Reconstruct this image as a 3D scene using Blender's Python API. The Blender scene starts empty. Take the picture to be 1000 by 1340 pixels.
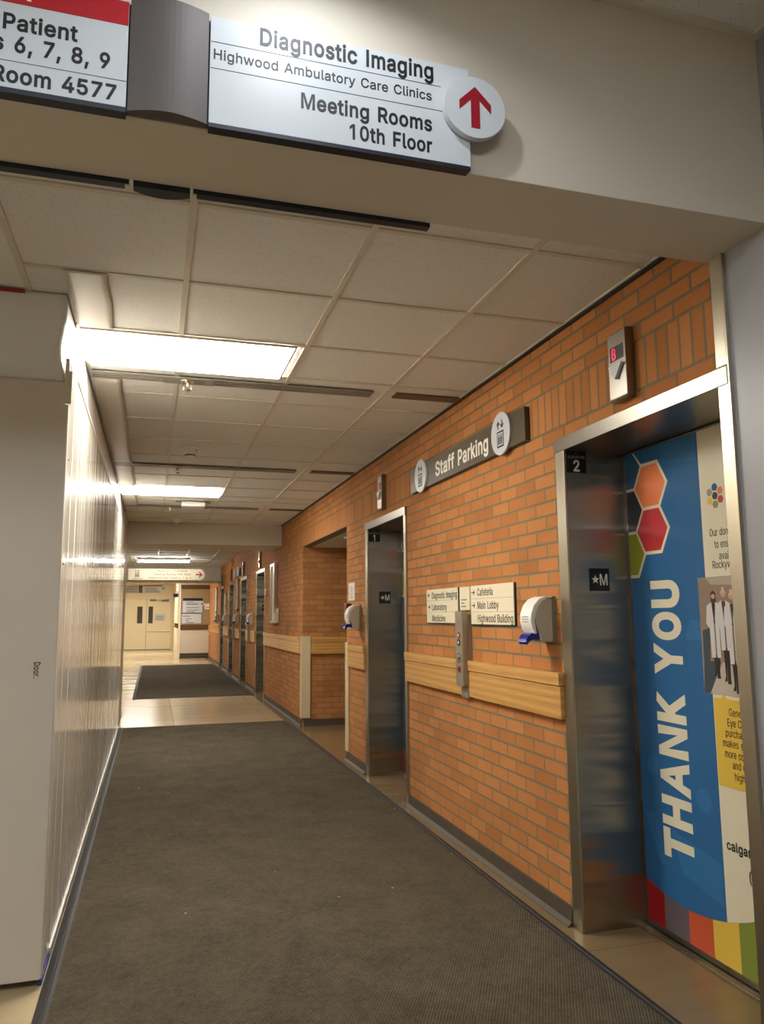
import bpy, bmesh, math, random
from mathutils import Matrix, Vector
from mathutils.geometry import delaunay_2d_cdt
random.seed(7)
scene = bpy.context.scene
COL = scene.collection
PI = math.pi

# ------------------------------------------------------------------ camera, world, exposure
FPX, YAW, PITCH, ROLL, EYE = 1004.03, 0.2892, 0.1337, -0.008, 1.36
fw = Vector((math.sin(YAW) * math.cos(PITCH), math.cos(YAW) * math.cos(PITCH), math.sin(PITCH)))
r0 = Vector((math.cos(YAW), -math.sin(YAW), 0)); u0 = r0.cross(fw)
rr = math.cos(ROLL) * r0 + math.sin(ROLL) * u0
uu = math.cos(ROLL) * u0 - math.sin(ROLL) * r0
cd = bpy.data.cameras.new('camera'); cam = bpy.data.objects.new('camera', cd); COL.objects.link(cam)
cam.matrix_world = Matrix(((rr.x, uu.x, -fw.x, 0), (rr.y, uu.y, -fw.y, 0), (rr.z, uu.z, -fw.z, EYE), (0, 0, 0, 1)))
cd.sensor_fit = 'VERTICAL'; cd.sensor_height = 36.0; cd.sensor_width = 36.0 * 1000 / 1340
cd.lens = FPX / 1340 * 36.0; cd.clip_start = 0.05; cd.clip_end = 100
scene.camera = cam
world = bpy.data.worlds.new('world'); scene.world = world; world.use_nodes = True
world.node_tree.nodes['Background'].inputs[0].default_value = (1.0, 0.9, 0.75, 1)
world.node_tree.nodes['Background'].inputs[1].default_value = 0.02
vs = scene.view_settings
vs.view_transform = 'Standard'; vs.look = 'None'; vs.gamma = 1.0; vs.use_curve_mapping = False
vs.exposure = 0.6
WARM = (1.0, 0.95, 0.87)
COOL = (0.88, 0.93, 1.0)
TROFFER = 25.0        # glow of the ceiling diffusers
DOWN = 13.0           # recessed downlight in front of the header sign (W)
NEAR = 14.0            # unseen fill troffers added over the lobby where the photographer stands
FAR = 42.0            # hidden fill troffers added to brighten the far double doors

# ------------------------------------------------------------------ layout (metres; corridor runs along +Y)
W, P, CZ = 1.8175, -0.36, 2.708
DX = 2.125            # plane of the lift doors

# ------------------------------------------------------------------ materials
def lin(c):
    return tuple((v / 255 / 12.92) if v / 255 <= 0.04045 else ((v / 255 + 0.055) / 1.055) ** 2.4 for v in c)
def newmat(name):
    m = bpy.data.materials.new(name); m.use_nodes = True
    nt = m.node_tree
    return m, nt, nt.nodes['Principled BSDF']
def N(nt, t, **kw):
    n = nt.nodes.new(t)
    for k, v in kw.items():
        if k.startswith('i_'): n.inputs[k[2:].replace('_', ' ')].default_value = v
        else: setattr(n, k, v)
    return n
def mat(name, c, rough=0.5, metal=0.0, emit=0.0, noise=0.0, nscale=30, bump=0.0, spec=None, trans=0.0):
    m, nt, b = newmat(name)
    c4 = lin(c) + (1,)
    b.inputs['Base Color'].default_value = c4
    b.inputs['Roughness'].default_value = rough
    b.inputs['Metallic'].default_value = metal
    if spec is not None: b.inputs['Specular IOR Level'].default_value = spec
    if trans: b.inputs['Transmission Weight'].default_value = trans
    if emit:
        b.inputs['Emission Color'].default_value = c4; b.inputs['Emission Strength'].default_value = emit
    if noise or bump:
        tc = N(nt, 'ShaderNodeTexCoord'); nz = N(nt, 'ShaderNodeTexNoise', i_Scale=nscale, i_Detail=4.0)
        nt.links.new(tc.outputs['Object'], nz.inputs['Vector'])
        if noise:
            mx = N(nt, 'ShaderNodeMix', data_type='RGBA')
            mx.inputs[6].default_value = tuple(v * (1 - noise) for v in c4[:3]) + (1,)
            mx.inputs[7].default_value = tuple(min(1, v * (1 + noise)) for v in c4[:3]) + (1,)
            nt.links.new(nz.outputs['Fac'], mx.inputs[0]); nt.links.new(mx.outputs[2], b.inputs['Base Color'])
        if bump:
            bp = N(nt, 'ShaderNodeBump', i_Strength=bump, i_Distance=0.003)
            nt.links.new(nz.outputs['Fac'], bp.inputs['Height']); nt.links.new(bp.outputs[0], b.inputs['Normal'])
    return m
def mathn(nt, op, a, b=None):
    n = nt.nodes.new('ShaderNodeMath'); n.operation = op
    for i, v in enumerate((a, b)):
        if v is None: continue
        if isinstance(v, (int, float)): n.inputs[i].default_value = v
        else: nt.links.new(v, n.inputs[i])
    return n.outputs[0]

def brick_mat(name, axis, tone=1.0, soldier=True):
    m, nt, b = newmat(name); L = nt.links.new
    tc = N(nt, 'ShaderNodeTexCoord'); sp = N(nt, 'ShaderNodeSeparateXYZ'); L(tc.outputs['Object'], sp.inputs[0])
    u = sp.outputs[axis]; z = sp.outputs['Z']
    def tex(uo, vo, off):
        cb = N(nt, 'ShaderNodeCombineXYZ'); L(uo, cb.inputs[0]); L(vo, cb.inputs[1])
        t = N(nt, 'ShaderNodeTexBrick', offset=off, offset_frequency=2, squash=1.0)
        t.inputs['Color1'].default_value = lin((int(190 * tone), int(126 * tone), int(71 * tone))) + (1,)
        t.inputs['Color2'].default_value = lin((int(166 * tone), int(104 * tone), int(54 * tone))) + (1,)
        t.inputs['Mortar'].default_value = lin((126, 114, 87)) + (1,)
        t.inputs['Scale'].default_value = 1.0; t.inputs['Mortar Size'].default_value = 0.006
        t.inputs['Mortar Smooth'].default_value = 0.15; t.inputs['Bias'].default_value = -0.25
        t.inputs['Brick Width'].default_value = 0.203; t.inputs['Row Height'].default_value = 0.0675
        L(cb.outputs[0], t.inputs['Vector'])
        return t
    zz = mathn(nt, 'SUBTRACT', z, 0.075)
    t1 = tex(mathn(nt, 'ADD', u, 20.03), zz, 0.5)
    col, fac = t1.outputs['Color'], t1.outputs['Fac']
    if soldier:
        t2 = tex(mathn(nt, 'ADD', mathn(nt, 'SUBTRACT', z, 2.235), 2.03), mathn(nt, 'ADD', u, 20.0), 0.0)
        band = mathn(nt, 'MULTIPLY', mathn(nt, 'GREATER_THAN', z, 2.235), mathn(nt, 'LESS_THAN', z, 2.4375))
        mx = N(nt, 'ShaderNodeMix', data_type='RGBA'); L(band, mx.inputs[0]); L(col, mx.inputs[6]); L(t2.outputs['Color'], mx.inputs[7])
        mf = N(nt, 'ShaderNodeMix', data_type='FLOAT'); L(band, mf.inputs[0]); L(fac, mf.inputs[2]); L(t2.outputs['Fac'], mf.inputs[3])
        col, fac = mx.outputs[2], mf.outputs[0]
    nz = N(nt, 'ShaderNodeTexNoise', i_Scale=220.0, i_Detail=3.0); L(tc.outputs['Object'], nz.inputs['Vector'])
    n2 = N(nt, 'ShaderNodeTexNoise', i_Scale=2.2, i_Detail=5.0); L(tc.outputs['Object'], n2.inputs['Vector'])
    v = mathn(nt, 'ADD', mathn(nt, 'MULTIPLY', nz.outputs['Fac'], 0.55), mathn(nt, 'MULTIPLY', n2.outputs['Fac'], 0.45))
    v = mathn(nt, 'ADD', v, 0.48)
    sc = N(nt, 'ShaderNodeVectorMath', operation='SCALE'); L(col, sc.inputs[0]); L(v, sc.inputs['Scale'])
    L(sc.outputs[0], b.inputs['Base Color'])
    h = mathn(nt, 'SUBTRACT', mathn(nt, 'MULTIPLY', nz.outputs['Fac'], 0.12), fac)
    bp = N(nt, 'ShaderNodeBump', i_Strength=0.9, i_Distance=0.006); L(h, bp.inputs['Height']); L(bp.outputs[0], b.inputs['Normal'])
    b.inputs['Roughness'].default_value = 0.85; b.inputs['Specular IOR Level'].default_value = 0.25
    return m

def steel_mat(name, c=(150, 144, 134), rough=0.26, stretch=(60, 1.5, 60), bump=0.05, wave=0.0, aniso=0.0):
    m, nt, b = newmat(name); L = nt.links.new
    if aniso:
        b.inputs['Anisotropic'].default_value = aniso
        tv = N(nt, 'ShaderNodeCombineXYZ'); tv.inputs[0].default_value = 1; tv.inputs[1].default_value = 1; L(tv.outputs[0], b.inputs['Tangent'])
    tc = N(nt, 'ShaderNodeTexCoord'); mp = N(nt, 'ShaderNodeMapping'); mp.inputs['Scale'].default_value = stretch
    L(tc.outputs['Object'], mp.inputs[0])
    nz = N(nt, 'ShaderNodeTexNoise', i_Scale=6.0, i_Detail=3.0); L(mp.outputs[0], nz.inputs['Vector'])
    b.inputs['Base Color'].default_value = lin(c) + (1,); b.inputs['Metallic'].default_value = 1.0
    rg = N(nt, 'ShaderNodeMapRange', i_To_Min=rough * 0.8, i_To_Max=rough * 1.25); L(nz.outputs['Fac'], rg.inputs[0])
    if aniso: b.inputs['Roughness'].default_value = rough
    else: L(rg.outputs[0], b.inputs['Roughness'])
    bp = N(nt, 'ShaderNodeBump', i_Strength=bump, i_Distance=0.001); L(nz.outputs['Fac'], bp.inputs['Height'])
    last = bp
    if wave:
        mp2 = N(nt, 'ShaderNodeMapping'); mp2.inputs['Scale'].default_value = (0.6, 9.0, 0.6); L(tc.outputs['Object'], mp2.inputs[0])
        n2 = N(nt, 'ShaderNodeTexNoise', i_Scale=1.0, i_Detail=1.0); L(mp2.outputs[0], n2.inputs['Vector'])
        b2 = N(nt, 'ShaderNodeBump', i_Strength=wave, i_Distance=0.03); L(n2.outputs['Fac'], b2.inputs['Height']); L(bp.outputs[0], b2.inputs['Normal'])
        last = b2
    L(last.outputs[0], b.inputs['Normal'])
    return m

def oak_mat(name):
    m, nt, b = newmat(name); L = nt.links.new
    tc = N(nt, 'ShaderNodeTexCoord'); mp = N(nt, 'ShaderNodeMapping'); mp.inputs['Scale'].default_value = (0.9, 7, 7)
    L(tc.outputs['Object'], mp.inputs[0])
    wv = N(nt, 'ShaderNodeTexWave', wave_type='RINGS', i_Scale=1.1, i_Distortion=3.0, i_Detail=2.0); wv.inputs['Detail Scale'].default_value = 1.2
    L(mp.outputs[0], wv.inputs['Vector'])
    mp2 = N(nt, 'ShaderNodeMapping'); mp2.inputs['Scale'].default_value = (6, 260, 260); L(tc.outputs['Object'], mp2.inputs[0])
    nz = N(nt, 'ShaderNodeTexNoise', i_Scale=1.0, i_Detail=4.0); L(mp2.outputs[0], nz.inputs['Vector'])
    v = mathn(nt, 'ADD', mathn(nt, 'MULTIPLY', wv.outputs['Fac'], 0.22), mathn(nt, 'MULTIPLY', nz.outputs['Fac'], 0.62))
    cr = N(nt, 'ShaderNodeValToRGB'); cr.color_ramp.elements[0].color = lin((178, 124, 60)) + (1,); cr.color_ramp.elements[1].color = lin((222, 178, 108)) + (1,)
    cr.color_ramp.elements[0].position = 0.2; cr.color_ramp.elements[1].position = 0.75
    L(v, cr.inputs[0]); L(cr.outputs[0], b.inputs['Base Color']); b.inputs['Roughness'].default_value = 0.3
    return m

def tile_mat(name, c):
    m, nt, b = newmat(name); L = nt.links.new
    tc = N(nt, 'ShaderNodeTexCoord')
    vo = N(nt, 'ShaderNodeTexVoronoi', i_Scale=150.0); L(tc.outputs['Object'], vo.inputs['Vector'])
    nz = N(nt, 'ShaderNodeTexNoise', i_Scale=70.0, i_Detail=5.0); L(tc.outputs['Object'], nz.inputs['Vector'])
    pit = mathn(nt, 'MULTIPLY', mathn(nt, 'LESS_THAN', vo.outputs['Distance'], 0.22), mathn(nt, 'GREATER_THAN', nz.outputs['Fac'], 0.47))
    mx = N(nt, 'ShaderNodeMix', data_type='RGBA'); L(pit, mx.inputs[0])
    mx.inputs[6].default_value = lin(c) + (1,); mx.inputs[7].default_value = lin(tuple(int(v * 0.72) for v in c)) + (1,)
    L(mx.outputs[2], b.inputs['Base Color']); b.inputs['Roughness'].default_value = 0.9
    h = mathn(nt, 'SUBTRACT', mathn(nt, 'MULTIPLY', nz.outputs['Fac'], 0.5), pit)
    bp = N(nt, 'ShaderNodeBump', i_Strength=0.5, i_Distance=0.002); L(h, bp.inputs['Height']); L(bp.outputs[0], b.inputs['Normal'])
    return m

def floor_mat():
    m, nt, b = newmat('terrazzo_floor'); L = nt.links.new
    tc = N(nt, 'ShaderNodeTexCoord'); sp = N(nt, 'ShaderNodeSeparateXYZ'); L(tc.outputs['Object'], sp.inputs[0])
    nz = N(nt, 'ShaderNodeTexNoise', i_Scale=160.0, i_Detail=4.0); L(tc.outputs['Object'], nz.inputs['Vector'])
    mp = N(nt, 'ShaderNodeMapping'); mp.inputs['Scale'].default_value = (0.5, 5, 1); L(tc.outputs['Object'], mp.inputs[0])
    n2 = N(nt, 'ShaderNodeTexNoise', i_Scale=2.0, i_Detail=4.0); L(mp.outputs[0], n2.inputs['Vector'])
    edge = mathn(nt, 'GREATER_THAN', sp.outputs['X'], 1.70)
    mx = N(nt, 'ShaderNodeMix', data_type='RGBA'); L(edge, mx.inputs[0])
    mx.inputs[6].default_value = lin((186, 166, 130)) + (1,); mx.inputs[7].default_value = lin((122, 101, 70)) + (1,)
    v = mathn(nt, 'ADD', mathn(nt, 'ADD', mathn(nt, 'MULTIPLY', nz.outputs['Fac'], 0.3), mathn(nt, 'MULTIPLY', n2.outputs['Fac'], 0.25)), 0.72)
    # dark joint lines of the large floor squares
    fx = mathn(nt, 'FRACT', mathn(nt, 'DIVIDE', mathn(nt, 'ADD', sp.outputs['X'], 20.1), 1.2))
    jx = mathn(nt, 'LESS_THAN', fx, 0.006)
    fy = mathn(nt, 'FRACT', mathn(nt, 'DIVIDE', mathn(nt, 'ADD', sp.outputs['Y'], 0.65), 1.2))
    jy = mathn(nt, 'LESS_THAN', fy, 0.006)
    v = mathn(nt, 'MULTIPLY', v, mathn(nt, 'SUBTRACT', 1.0, mathn(nt, 'MULTIPLY', mathn(nt, 'MAXIMUM', jx, jy), 0.35)))
    sc = N(nt, 'ShaderNodeVectorMath', operation='SCALE'); L(mx.outputs[2], sc.inputs[0]); L(v, sc.inputs['Scale'])
    L(sc.outputs[0], b.inputs['Base Color'])
    rg = N(nt, 'ShaderNodeMapRange', i_To_Min=0.08, i_To_Max=0.3); L(n2.outputs['Fac'], rg.inputs[0]); L(rg.outputs[0], b.inputs['Roughness'])
    return m

def carpet_mat():
    m, nt, b = newmat('mat_carpet'); L = nt.links.new
    tc = N(nt, 'ShaderNodeTexCoord')
    n1 = N(nt, 'ShaderNodeTexNoise', i_Scale=130.0, i_Detail=6.0); n1.inputs['Roughness'].default_value = 0.75; L(tc.outputs['Object'], n1.inputs['Vector'])
    n2 = N(nt, 'ShaderNodeTexNoise', i_Scale=3.2, i_Detail=9.0); n2.inputs['Roughness'].default_value = 0.72; L(tc.outputs['Object'], n2.inputs['Vector'])
    n3 = N(nt, 'ShaderNodeTexNoise', i_Scale=28.0, i_Detail=5.0); n3.inputs['Roughness'].default_value = 0.7; L(tc.outputs['Object'], n3.inputs['Vector'])
    mpw = N(nt, 'ShaderNodeMapping'); mpw.inputs['Rotation'].default_value = (0, 0, 0.5); L(tc.outputs['Object'], mpw.inputs[0])
    wv = N(nt, 'ShaderNodeTexWave', bands_direction='X', i_Scale=30.0, i_Distortion=1.2); L(mpw.outputs[0], wv.inputs['Vector'])
    v = mathn(nt, 'ADD', mathn(nt, 'MULTIPLY', n1.outputs['Fac'], 0.75), mathn(nt, 'MULTIPLY', n2.outputs['Fac'], 0.42))
    v = mathn(nt, 'ADD', v, mathn(nt, 'MULTIPLY', n3.outputs['Fac'], 0.30))
    v = mathn(nt, 'ADD', v, mathn(nt, 'MULTIPLY', wv.outputs['Fac'], 0.06))
    cr = N(nt, 'ShaderNodeValToRGB'); cr.color_ramp.elements[0].position = 0.5; cr.color_ramp.elements[1].position = 1.05
    cr.color_ramp.elements[0].color = lin((34, 30, 23)) + (1,); cr.color_ramp.elements[1].color = lin((108, 98, 79)) + (1,)
    L(v, cr.inputs[0])
    # stray bits of lint
    vo = N(nt, 'ShaderNodeTexVoronoi', voronoi_dimensions='2D', i_Scale=4.0); L(tc.outputs['Object'], vo.inputs['Vector'])
    sc_ = N(nt, 'ShaderNodeSeparateColor'); L(vo.outputs['Color'], sc_.inputs[0])
    dot = mathn(nt, 'MULTIPLY', mathn(nt, 'LESS_THAN', vo.outputs['Distance'], mathn(nt, 'MULTIPLY', sc_.outputs[1], 0.03)), mathn(nt, 'GREATER_THAN', sc_.outputs[0], 0.83))
    mx = N(nt, 'ShaderNodeMix', data_type='RGBA'); L(dot, mx.inputs[0]); L(cr.outputs[0], mx.inputs[6]); mx.inputs[7].default_value = lin((190, 178, 150)) + (1,)
    L(mx.outputs[2], b.inputs['Base Color']); b.inputs['Roughness'].default_value = 0.95
    b.inputs['Specular IOR Level'].default_value = 0.15
    h = mathn(nt, 'ADD', n1.outputs['Fac'], mathn(nt, 'MULTIPLY', wv.outputs['Fac'], 0.6))
    bp = N(nt, 'ShaderNodeBump', i_Strength=0.8, i_Distance=0.004); L(h, bp.inputs['Height']); L(bp.outputs[0], b.inputs['Normal'])
    return m

def ribbed_plastic():
    m, nt, b = newmat('ribbed_white_plastic'); L = nt.links.new
    tc = N(nt, 'ShaderNodeTexCoord'); sp = N(nt, 'ShaderNodeSeparateXYZ'); L(tc.outputs['Object'], sp.inputs[0])
    cb = N(nt, 'ShaderNodeCombineXYZ'); L(sp.outputs['Y'], cb.inputs[1])
    n1 = N(nt, 'ShaderNodeTexNoise', i_Scale=16.0, i_Detail=4.0); n1.inputs['Roughness'].default_value = 0.7; L(cb.outputs[0], n1.inputs['Vector'])
    n2 = N(nt, 'ShaderNodeTexNoise', i_Scale=3.0, i_Detail=2.0); L(cb.outputs[0], n2.inputs['Vector'])
    cr = N(nt, 'ShaderNodeValToRGB'); cr.color_ramp.elements[0].position = 0.38; cr.color_ramp.elements[1].position = 0.68
    cr.color_ramp.elements[0].color = lin((196, 188, 172)) + (1,); cr.color_ramp.elements[1].color = lin((236, 231, 218)) + (1,)
    L(n1.outputs['Fac'], cr.inputs[0]); L(cr.outputs[0], b.inputs['Base Color'])
    n3 = N(nt, 'ShaderNodeTexNoise', i_Scale=13.0, i_Detail=4.0); L(cb.outputs[0], n3.inputs['Vector'])
    rg = N(nt, 'ShaderNodeMapRange', i_To_Min=0.04, i_To_Max=0.55); rg.inputs['From Min'].default_value = 0.50; rg.inputs['From Max'].default_value = 0.66
    L(n3.outputs['Fac'], rg.inputs[0]); L(rg.outputs[0], b.inputs['Roughness'])
    b.inputs['Specular IOR Level'].default_value = 0.32
    h = mathn(nt, 'ADD', mathn(nt, 'MULTIPLY', n1.outputs['Fac'], 1.0), n2.outputs['Fac'])
    bp = N(nt, 'ShaderNodeBump', i_Strength=0.12, i_Distance=0.012); L(h, bp.inputs['Height']); L(bp.outputs[0], b.inputs['Normal'])
    return m

M = dict(
    brick=brick_mat('orange_brick', 'Y'), brickx=brick_mat('orange_brick_return', 'X', 0.97, False),
    steel=steel_mat('brushed_steel', rough=0.3), reveal=steel_mat('polished_reveal_steel', (165, 158, 148), 0.27, wave=0.5, aniso=0.88, bump=0.0),
    bright=steel_mat('bright_trim_steel', (190, 182, 162), 0.3), panel=mat('grey_panel_steel', (150, 139, 120), 0.42, 0.45),
    oak=oak_mat('oak'), tile=tile_mat('fissured_ceiling_tile', (230, 229, 224)), tee=mat('tee_bar_white', (214, 206, 190), 0.45),
    floor=floor_mat(), carpet=carpet_mat(), rubber=mat('black_rubber', (38, 36, 33), 0.6, bump=0.3),
    header=mat('cream_wall_paint', (208, 199, 182), 0.55, bump=0.08, nscale=120), greywall=mat('cool_grey_panel', (152, 150, 150), 0.38, bump=0.05, nscale=200),
    hoard=mat('beige_hoarding_board', (214, 203, 186), 0.5, noise=0.03, nscale=3), ribbed=ribbed_plastic(),
    sheet=mat('white_plastic_sheet', (234, 230, 222), 0.5, bump=0.1, nscale=8), film=mat('glossy_white_film', (216, 210, 198), 0.4, bump=0.05, nscale=6),
    base=mat('dark_cove_base', (74, 64, 50), 0.6, noise=0.15), guard=mat('cream_corner_guard', (205, 188, 150), 0.45),
    signw=mat('sign_white', (200, 205, 208), 0.35), signc=mat('sign_cream', (226, 214, 184), 0.45), black=mat('black_plate', (14, 14, 15), 0.35),
    ink=mat('black_ink', (18, 18, 22), 0.5), red=mat('sign_red', (176, 22, 34), 0.4), maroon=mat('arrow_red', (150, 16, 36), 0.4),
    rail_dark=mat('dark_sign_edge', (24, 30, 42), 0.4), pewter=mat('pewter_metal', (92, 86, 83), 0.6, 0.2),
    taupe=mat('taupe_sign', (82, 72, 56), 0.4), white=mat('white_plastic', (232, 228, 218), 0.35), whiteink=mat('white_lettering', (236, 232, 218), 0.5),
    smoky=mat('smoky_plastic', (184, 176, 156), 0.2, spec=0.6), bluep=mat('blue_lever', (24, 34, 132), 0.25), grey=mat('grey_plastic', (128, 122, 110), 0.4),
    greyink=mat('grey_print', (120, 116, 108), 0.6), plateink=mat('plate_print', (150, 148, 144), 0.5), navy=mat('navy', (28, 32, 46), 0.45),
    led=mat('red_led', (255, 16, 70), 0.4, emit=1.1), redbtn=mat('red_button', (150, 24, 20), 0.3),
    p_blue=mat('poster_blue', (46, 100, 148), 0.22), p_blue2=mat('poster_blue_facet', (52, 110, 158), 0.22), p_cream=mat('poster_cream', (222, 212, 184), 0.3), p_orange=mat('poster_orange', (226, 124, 72), 0.3),
    p_red=mat('poster_red', (184, 48, 52), 0.3), p_navy=mat('poster_navy', (44, 44, 56), 0.3), p_olive=mat('poster_olive', (140, 146, 34), 0.3),
    p_crimson=mat('poster_crimson', (160, 20, 26), 0.3), p_slate=mat('poster_slate', (96, 86, 92), 0.3), p_rust=mat('poster_rust', (196, 84, 52), 0.3),
    p_yellow=mat('poster_yellow', (222, 184, 74), 0.3), p_green=mat('poster_green', (128, 140, 56), 0.3), p_grey=mat('poster_grey', (150, 146, 138), 0.3),
    ph_wall=mat('print_beige', (146, 124, 106), 0.3), ph_floor=mat('print_floor', (190, 176, 158), 0.3), ph_dark=mat('print_dark', (52, 42, 40), 0.3),
    ph_teal=mat('print_teal', (66, 78, 84), 0.3), ph_coat=mat('print_coat', (206, 202, 196), 0.3), ph_skin=mat('print_skin', (202, 152, 126), 0.3), ph_hair=mat('print_brown_hair', (74, 48, 36), 0.3),
    ph_blond=mat('print_blond_hair', (206, 180, 140), 0.3), ph_wine=mat('print_wine', (86, 36, 42), 0.3), ph_light=mat('print_ceiling', (176, 160, 142), 0.3),
    cdoor=mat('cream_door_paint', (236, 222, 186), 0.4), cwall=mat('cream_far_wall', (230, 214, 176), 0.5), tan=mat('tan_board', (158, 136, 98), 0.6),
    brown=mat('brown_rail', (92, 68, 38), 0.45), lowpanel=mat('pale_wall_panel', (206, 196, 176), 0.4), glassdark=mat('dark_glass', (84, 82, 74), 0.12),
    slot=mat('slot_metal', (158, 153, 142), 0.4, 0.3), slotdark=mat('slot_black', (30, 29, 27), 0.6), brownslot=mat('brown_slot', (110, 88, 62), 0.6), chrome=mat('chrome', (214, 206, 190), 0.12, 1.0),
    glow=mat('troffer_diffuser', (255, 255, 255), 0.5), redtape=mat('red_tape', (150, 26, 34), 0.5), bluetape=mat('blue_film', (40, 58, 140), 0.4), screw=mat('screw_head', (70, 66, 58), 0.3, 0.8),
    far_print=mat('sign_print_grey', (104, 96, 78), 0.5), brass=mat('braille', (150, 148, 142), 0.4))
def glow_mat(name, strength, color):
    m, nt, b = newmat(name)
    b.inputs['Base Color'].default_value = (0.8, 0.8, 0.78, 1); b.inputs['Emission Color'].default_value = color + (1,); b.inputs['Emission Strength'].default_value = strength
    return m

# ------------------------------------------------------------------ mesh helpers
class MB:
    def __init__(s): s.bm = bmesh.new()
    def box(s, x0, x1, y0, y1, z0, z1, bev=0.0, seg=2):
        t = bmesh.new()
        bmesh.ops.create_cube(t, size=1.0)
        for v in t.verts:
            v.co = Vector((x0 + (v.co.x + .5) * (x1 - x0), y0 + (v.co.y + .5) * (y1 - y0), z0 + (v.co.z + .5) * (z1 - z0)))
        if bev: bmesh.ops.bevel(t, geom=t.edges[:], offset=bev, segments=seg, affect='EDGES', profile=0.7)
        return s.add(t)
    def add(s, t, mtx=None):
        me = bpy.data.meshes.new('tmp')
        if mtx is not None: bmesh.ops.transform(t, matrix=mtx, verts=t.verts[:])
        t.to_mesh(me); t.free(); s.bm.from_mesh(me); bpy.data.meshes.remove(me)
        return s
    def poly(s, pts, a0, a1, axis='z', bev=0.0):
        """outline in two axes, extruded along the third: z->(x,y), x->(z,y), y->(x,z)"""
        t = bmesh.new()
        f = {'z': lambda p, a: (p[0], p[1], a), 'x': lambda p, a: (a, p[1], p[0]), 'y': lambda p, a: (p[0], a, p[1])}[axis]
        lo = [t.verts.new(f(p, a0)) for p in pts]; hi = [t.verts.new(f(p, a1)) for p in pts]
        n = len(pts)
        fs = [t.faces.new(lo), t.faces.new(hi)]
        for i in range(n): t.faces.new((lo[i], lo[(i + 1) % n], hi[(i + 1) % n], hi[i]))
        bmesh.ops.recalc_face_normals(t, faces=t.faces[:])
        if bev: bmesh.ops.bevel(t, geom=t.edges[:], offset=bev, segments=2, affect='EDGES')
        bmesh.ops.triangulate(t, faces=[fc for fc in t.faces if len(fc.verts) > 4])
        return s.add(t)
    def cyl(s, cx, cy, z0, z1, r, r2=None, n=28, axis='z'):
        t = bmesh.new()
        bmesh.ops.create_cone(t, cap_ends=True, segments=n, radius1=r, radius2=r if r2 is None else r2, depth=z1 - z0)
        m = Matrix.Translation((0, 0, (z0 + z1) / 2))
        if axis == 'x': m = Matrix(((0, 0, 1, 0), (1, 0, 0, 0), (0, 1, 0, 0), (0, 0, 0, 1))) @ m; m = Matrix.Translation((0, cx, cy)) @ m
        elif axis == 'y': m = Matrix(((1, 0, 0, 0), (0, 0, 1, 0), (0, -1, 0, 0), (0, 0, 0, 1))) @ m; m = Matrix.Translation((cx, 0, cy)) @ m
        else: m = Matrix.Translation((cx, cy, 0)) @ m
        return s.add(t, m)
    def lathe(s, prof, cx, cy, z=0, n=28):
        t = bmesh.new(); rings = []
        for r, h in prof:
            rings.append([t.verts.new((cx + r * math.cos(2 * PI * i / n), cy + r * math.sin(2 * PI * i / n), z + h)) for i in range(n)])
        for a, b in zip(rings, rings[1:]):
            for i in range(n): t.faces.new((a[i], a[(i + 1) % n], b[(i + 1) % n], b[i]))
        t.faces.new(rings[0]); t.faces.new(rings[-1]); bmesh.ops.recalc_face_normals(t, faces=t.faces[:])
        return s.add(t)
    def tube(s, pts, r, n=8):
        for a, b in zip(pts, pts[1:]):
            a, b = Vector(a), Vector(b); d = b - a
            t = bmesh.new(); bmesh.ops.create_cone(t, cap_ends=True, segments=n, radius1=r, radius2=r, depth=d.length)
            s.add(t, Matrix.Translation((a + b) / 2) @ d.to_track_quat('Z', 'Y').to_matrix().to_4x4())
        return s
    def build(s, name, material, parent=None, smooth=False):
        me = bpy.data.meshes.new(name); s.bm.to_mesh(me); s.bm.free(); me.materials.append(material)
        if smooth:
            for p in me.polygons: p.use_smooth = True
        o = bpy.data.objects.new(name, me); COL.objects.link(o)
        if parent is not None: o.parent = parent
        if smooth:
            try: me.set_sharp_from_angle(angle=math.radians(40))
            except Exception: pass
        return o

AX = {  # local x = reader's right, local y = up, local z = out of the surface
    'right': Matrix(((0, 0, -1), (-1, 0, 0), (0, 1, 0))),      # brick wall, faces -X
    'front': Matrix(((1, 0, 0), (0, 0, -1), (0, 1, 0))),       # faces -Y (the camera)
    'left': Matrix(((0, 0, 1), (1, 0, 0), (0, 1, 0))),         # faces +X
    'ceil': Matrix(((1, 0, 0), (0, -1, 0), (0, 0, -1))),       # looks down
    'floor': Matrix(((1, 0, 0), (0, 1, 0), (0, 0, 1)))}
def thing(name, label, cat, loc=(0, 0, 0), axes='floor', group=None):
    o = bpy.data.objects.new(name, None); COL.objects.link(o)
    o.matrix_world = Matrix.Translation(loc) @ AX[axes].to_4x4()
    o.empty_display_size = 0.1
    return tag(o, label, cat, group)
def tag(o, label, cat, group=None):
    o['label'] = label; o['category'] = cat
    if group: o['group'] = group
    return o
def struct(o): o['kind'] = 'structure'; return o
def copy_tree(src, loc, label, group=None):
    c = src.copy(); COL.objects.link(c); c.matrix_world = Matrix.Translation(loc) @ src.matrix_world.to_3x3().to_4x4()
    c['label'] = label
    if group: c['group'] = group
    for ch in list(src.children):
        k = ch.copy(); COL.objects.link(k); k.parent = c
        for g in list(ch.children):
            q = g.copy(); COL.objects.link(q); q.parent = k
    return c

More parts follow.
